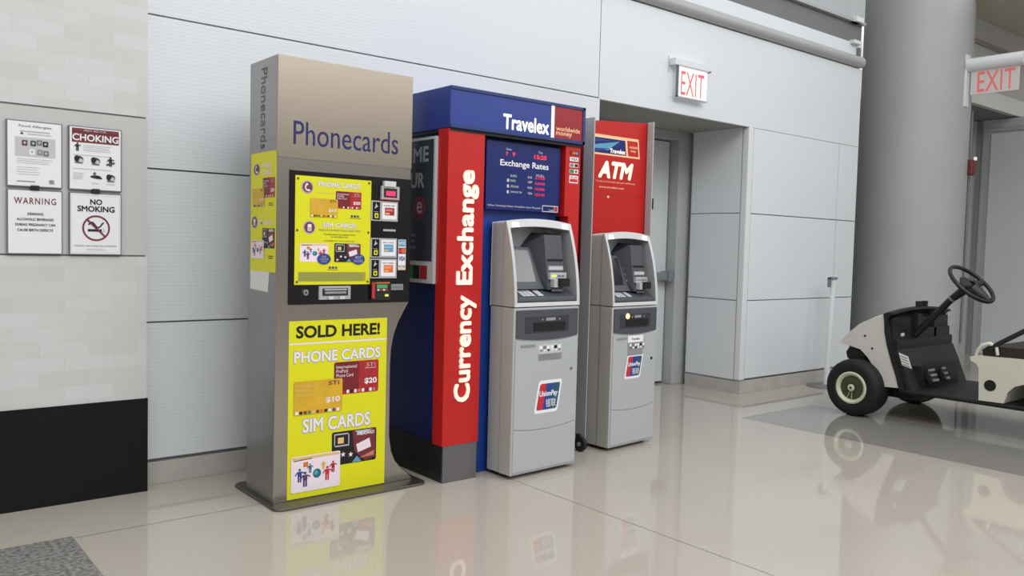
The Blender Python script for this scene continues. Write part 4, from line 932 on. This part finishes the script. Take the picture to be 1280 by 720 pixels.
for x in (X0+.02,X1-.02):
    MB().tube([(x,2.255,.59),(x,2.20,.635),(x,2.045,.738),(x,1.86,.835),(x,1.74,.85),(x,1.62,.80),(x,1.60,.60)],.0165,n=12,m='cart_black').build('hip_rail',cart,GB,smooth=True,label='black tubular hip rail')
    MB().tube([(x,2.335,.545),(x,2.322,.585),(x,2.295,.618),(x,2.25,.632),(x,2.21,.61),(x,2.20,.56)],[.010,.013,.014,.014,.012,.01],n=12,m='cart_cream').build('bolster',cart,GB,smooth=True,label='white curved bolster at the seat corner')
bg=MB(); bg.prism([(1.10,.25),(1.18,.25),(1.20,.36),(1.3,.45),(1.55,.5),(1.58,.62),(1.05,.62),(0.98,.50),(1.0,.30)],'x',X0+.01,X1-.01,'cart_white'); bg.build('rear_body',cart,GB,bevel=.02)

# ================================================================== LIGHT
wd=bpy.data.worlds.new('terminal_light'); bpy.context.scene.world=wd; wd.use_nodes=True
nt=wd.node_tree; bgd=nt.nodes['Background']; tc=nt.nodes.new('ShaderNodeTexCoord'); sx_=nt.nodes.new('ShaderNodeSeparateXYZ')
rp=nt.nodes.new('ShaderNodeValToRGB'); mp=nt.nodes.new('ShaderNodeMapRange'); mp.inputs[1].default_value=-1; mp.inputs[2].default_value=1
nt.links.new(tc.outputs['Generated'],sx_.inputs[0]); nt.links.new(sx_.outputs['Z'],mp.inputs[0]); nt.links.new(mp.outputs[0],rp.inputs[0]); nt.links.new(rp.outputs[0],bgd.inputs['Color'])
e=rp.color_ramp.elements
e[0].position=0; e[0].color=(.36,.35,.34,1); e[1].position=1; e[1].color=(1.,1.,1.,1)
for p_,c_ in ((.49,(.30,.29,.275)),(.535,(.33,.31,.285)),(.57,(.55,.53,.50)),(.615,(1.25,1.22,1.18)),(.70,(1.,1.01,1.03))):
    q=e.new(p_); q.color=(*c_,1)
bgd.inputs['Strength'].default_value=1.0
def area(name,loc,rot,sx,sy,power,col=(1,1,1)):
    l=bpy.data.lights.new(name,'AREA'); l.shape='RECTANGLE'; l.size=sx; l.size_y=sy; l.energy=power; l.color=col
    o=link(bpy.data.objects.new(name,l)); o.location=loc; o.rotation_euler=rot; return o
area('hall_light',(3.0,-.5,5.2),(math.radians(25),0,0),6,3,190,(.97,.985,1))

area('column_fill',(11.,-2.5,5.),(math.radians(35),0,math.radians(15)),4,3,140,(1,.99,.97))  # unseen fill lamp, added to lighten the column's right side

# ================================================================== CAMERA
F=1042.35911; yaw,pit,rol=0.686863439,-0.0506501328,0.0259252219
fwd=Vector((math.sin(yaw)*math.cos(pit),math.cos(yaw)*math.cos(pit),math.sin(pit)))
r0=Vector((math.cos(yaw),-math.sin(yaw),0)); u0=r0.cross(fwd)
rt=r0*math.cos(rol)+u0*math.sin(rol); up=-r0*math.sin(rol)+u0*math.cos(rol)
cam=bpy.data.cameras.new('camera'); cam.sensor_width=36; cam.lens=36*F/1280; cam.clip_start=.05
co=link(bpy.data.objects.new('camera',cam))
co.matrix_world=Matrix(((rt.x,up.x,-fwd.x,0),(rt.y,up.y,-fwd.y,0),(rt.z,up.z,-fwd.z,1.2),(0,0,0,1)))
sc=bpy.context.scene; sc.camera=co
sc.view_settings.view_transform='Standard'; sc.view_settings.look='None'; sc.view_settings.exposure=0.; sc.view_settings.gamma=1.
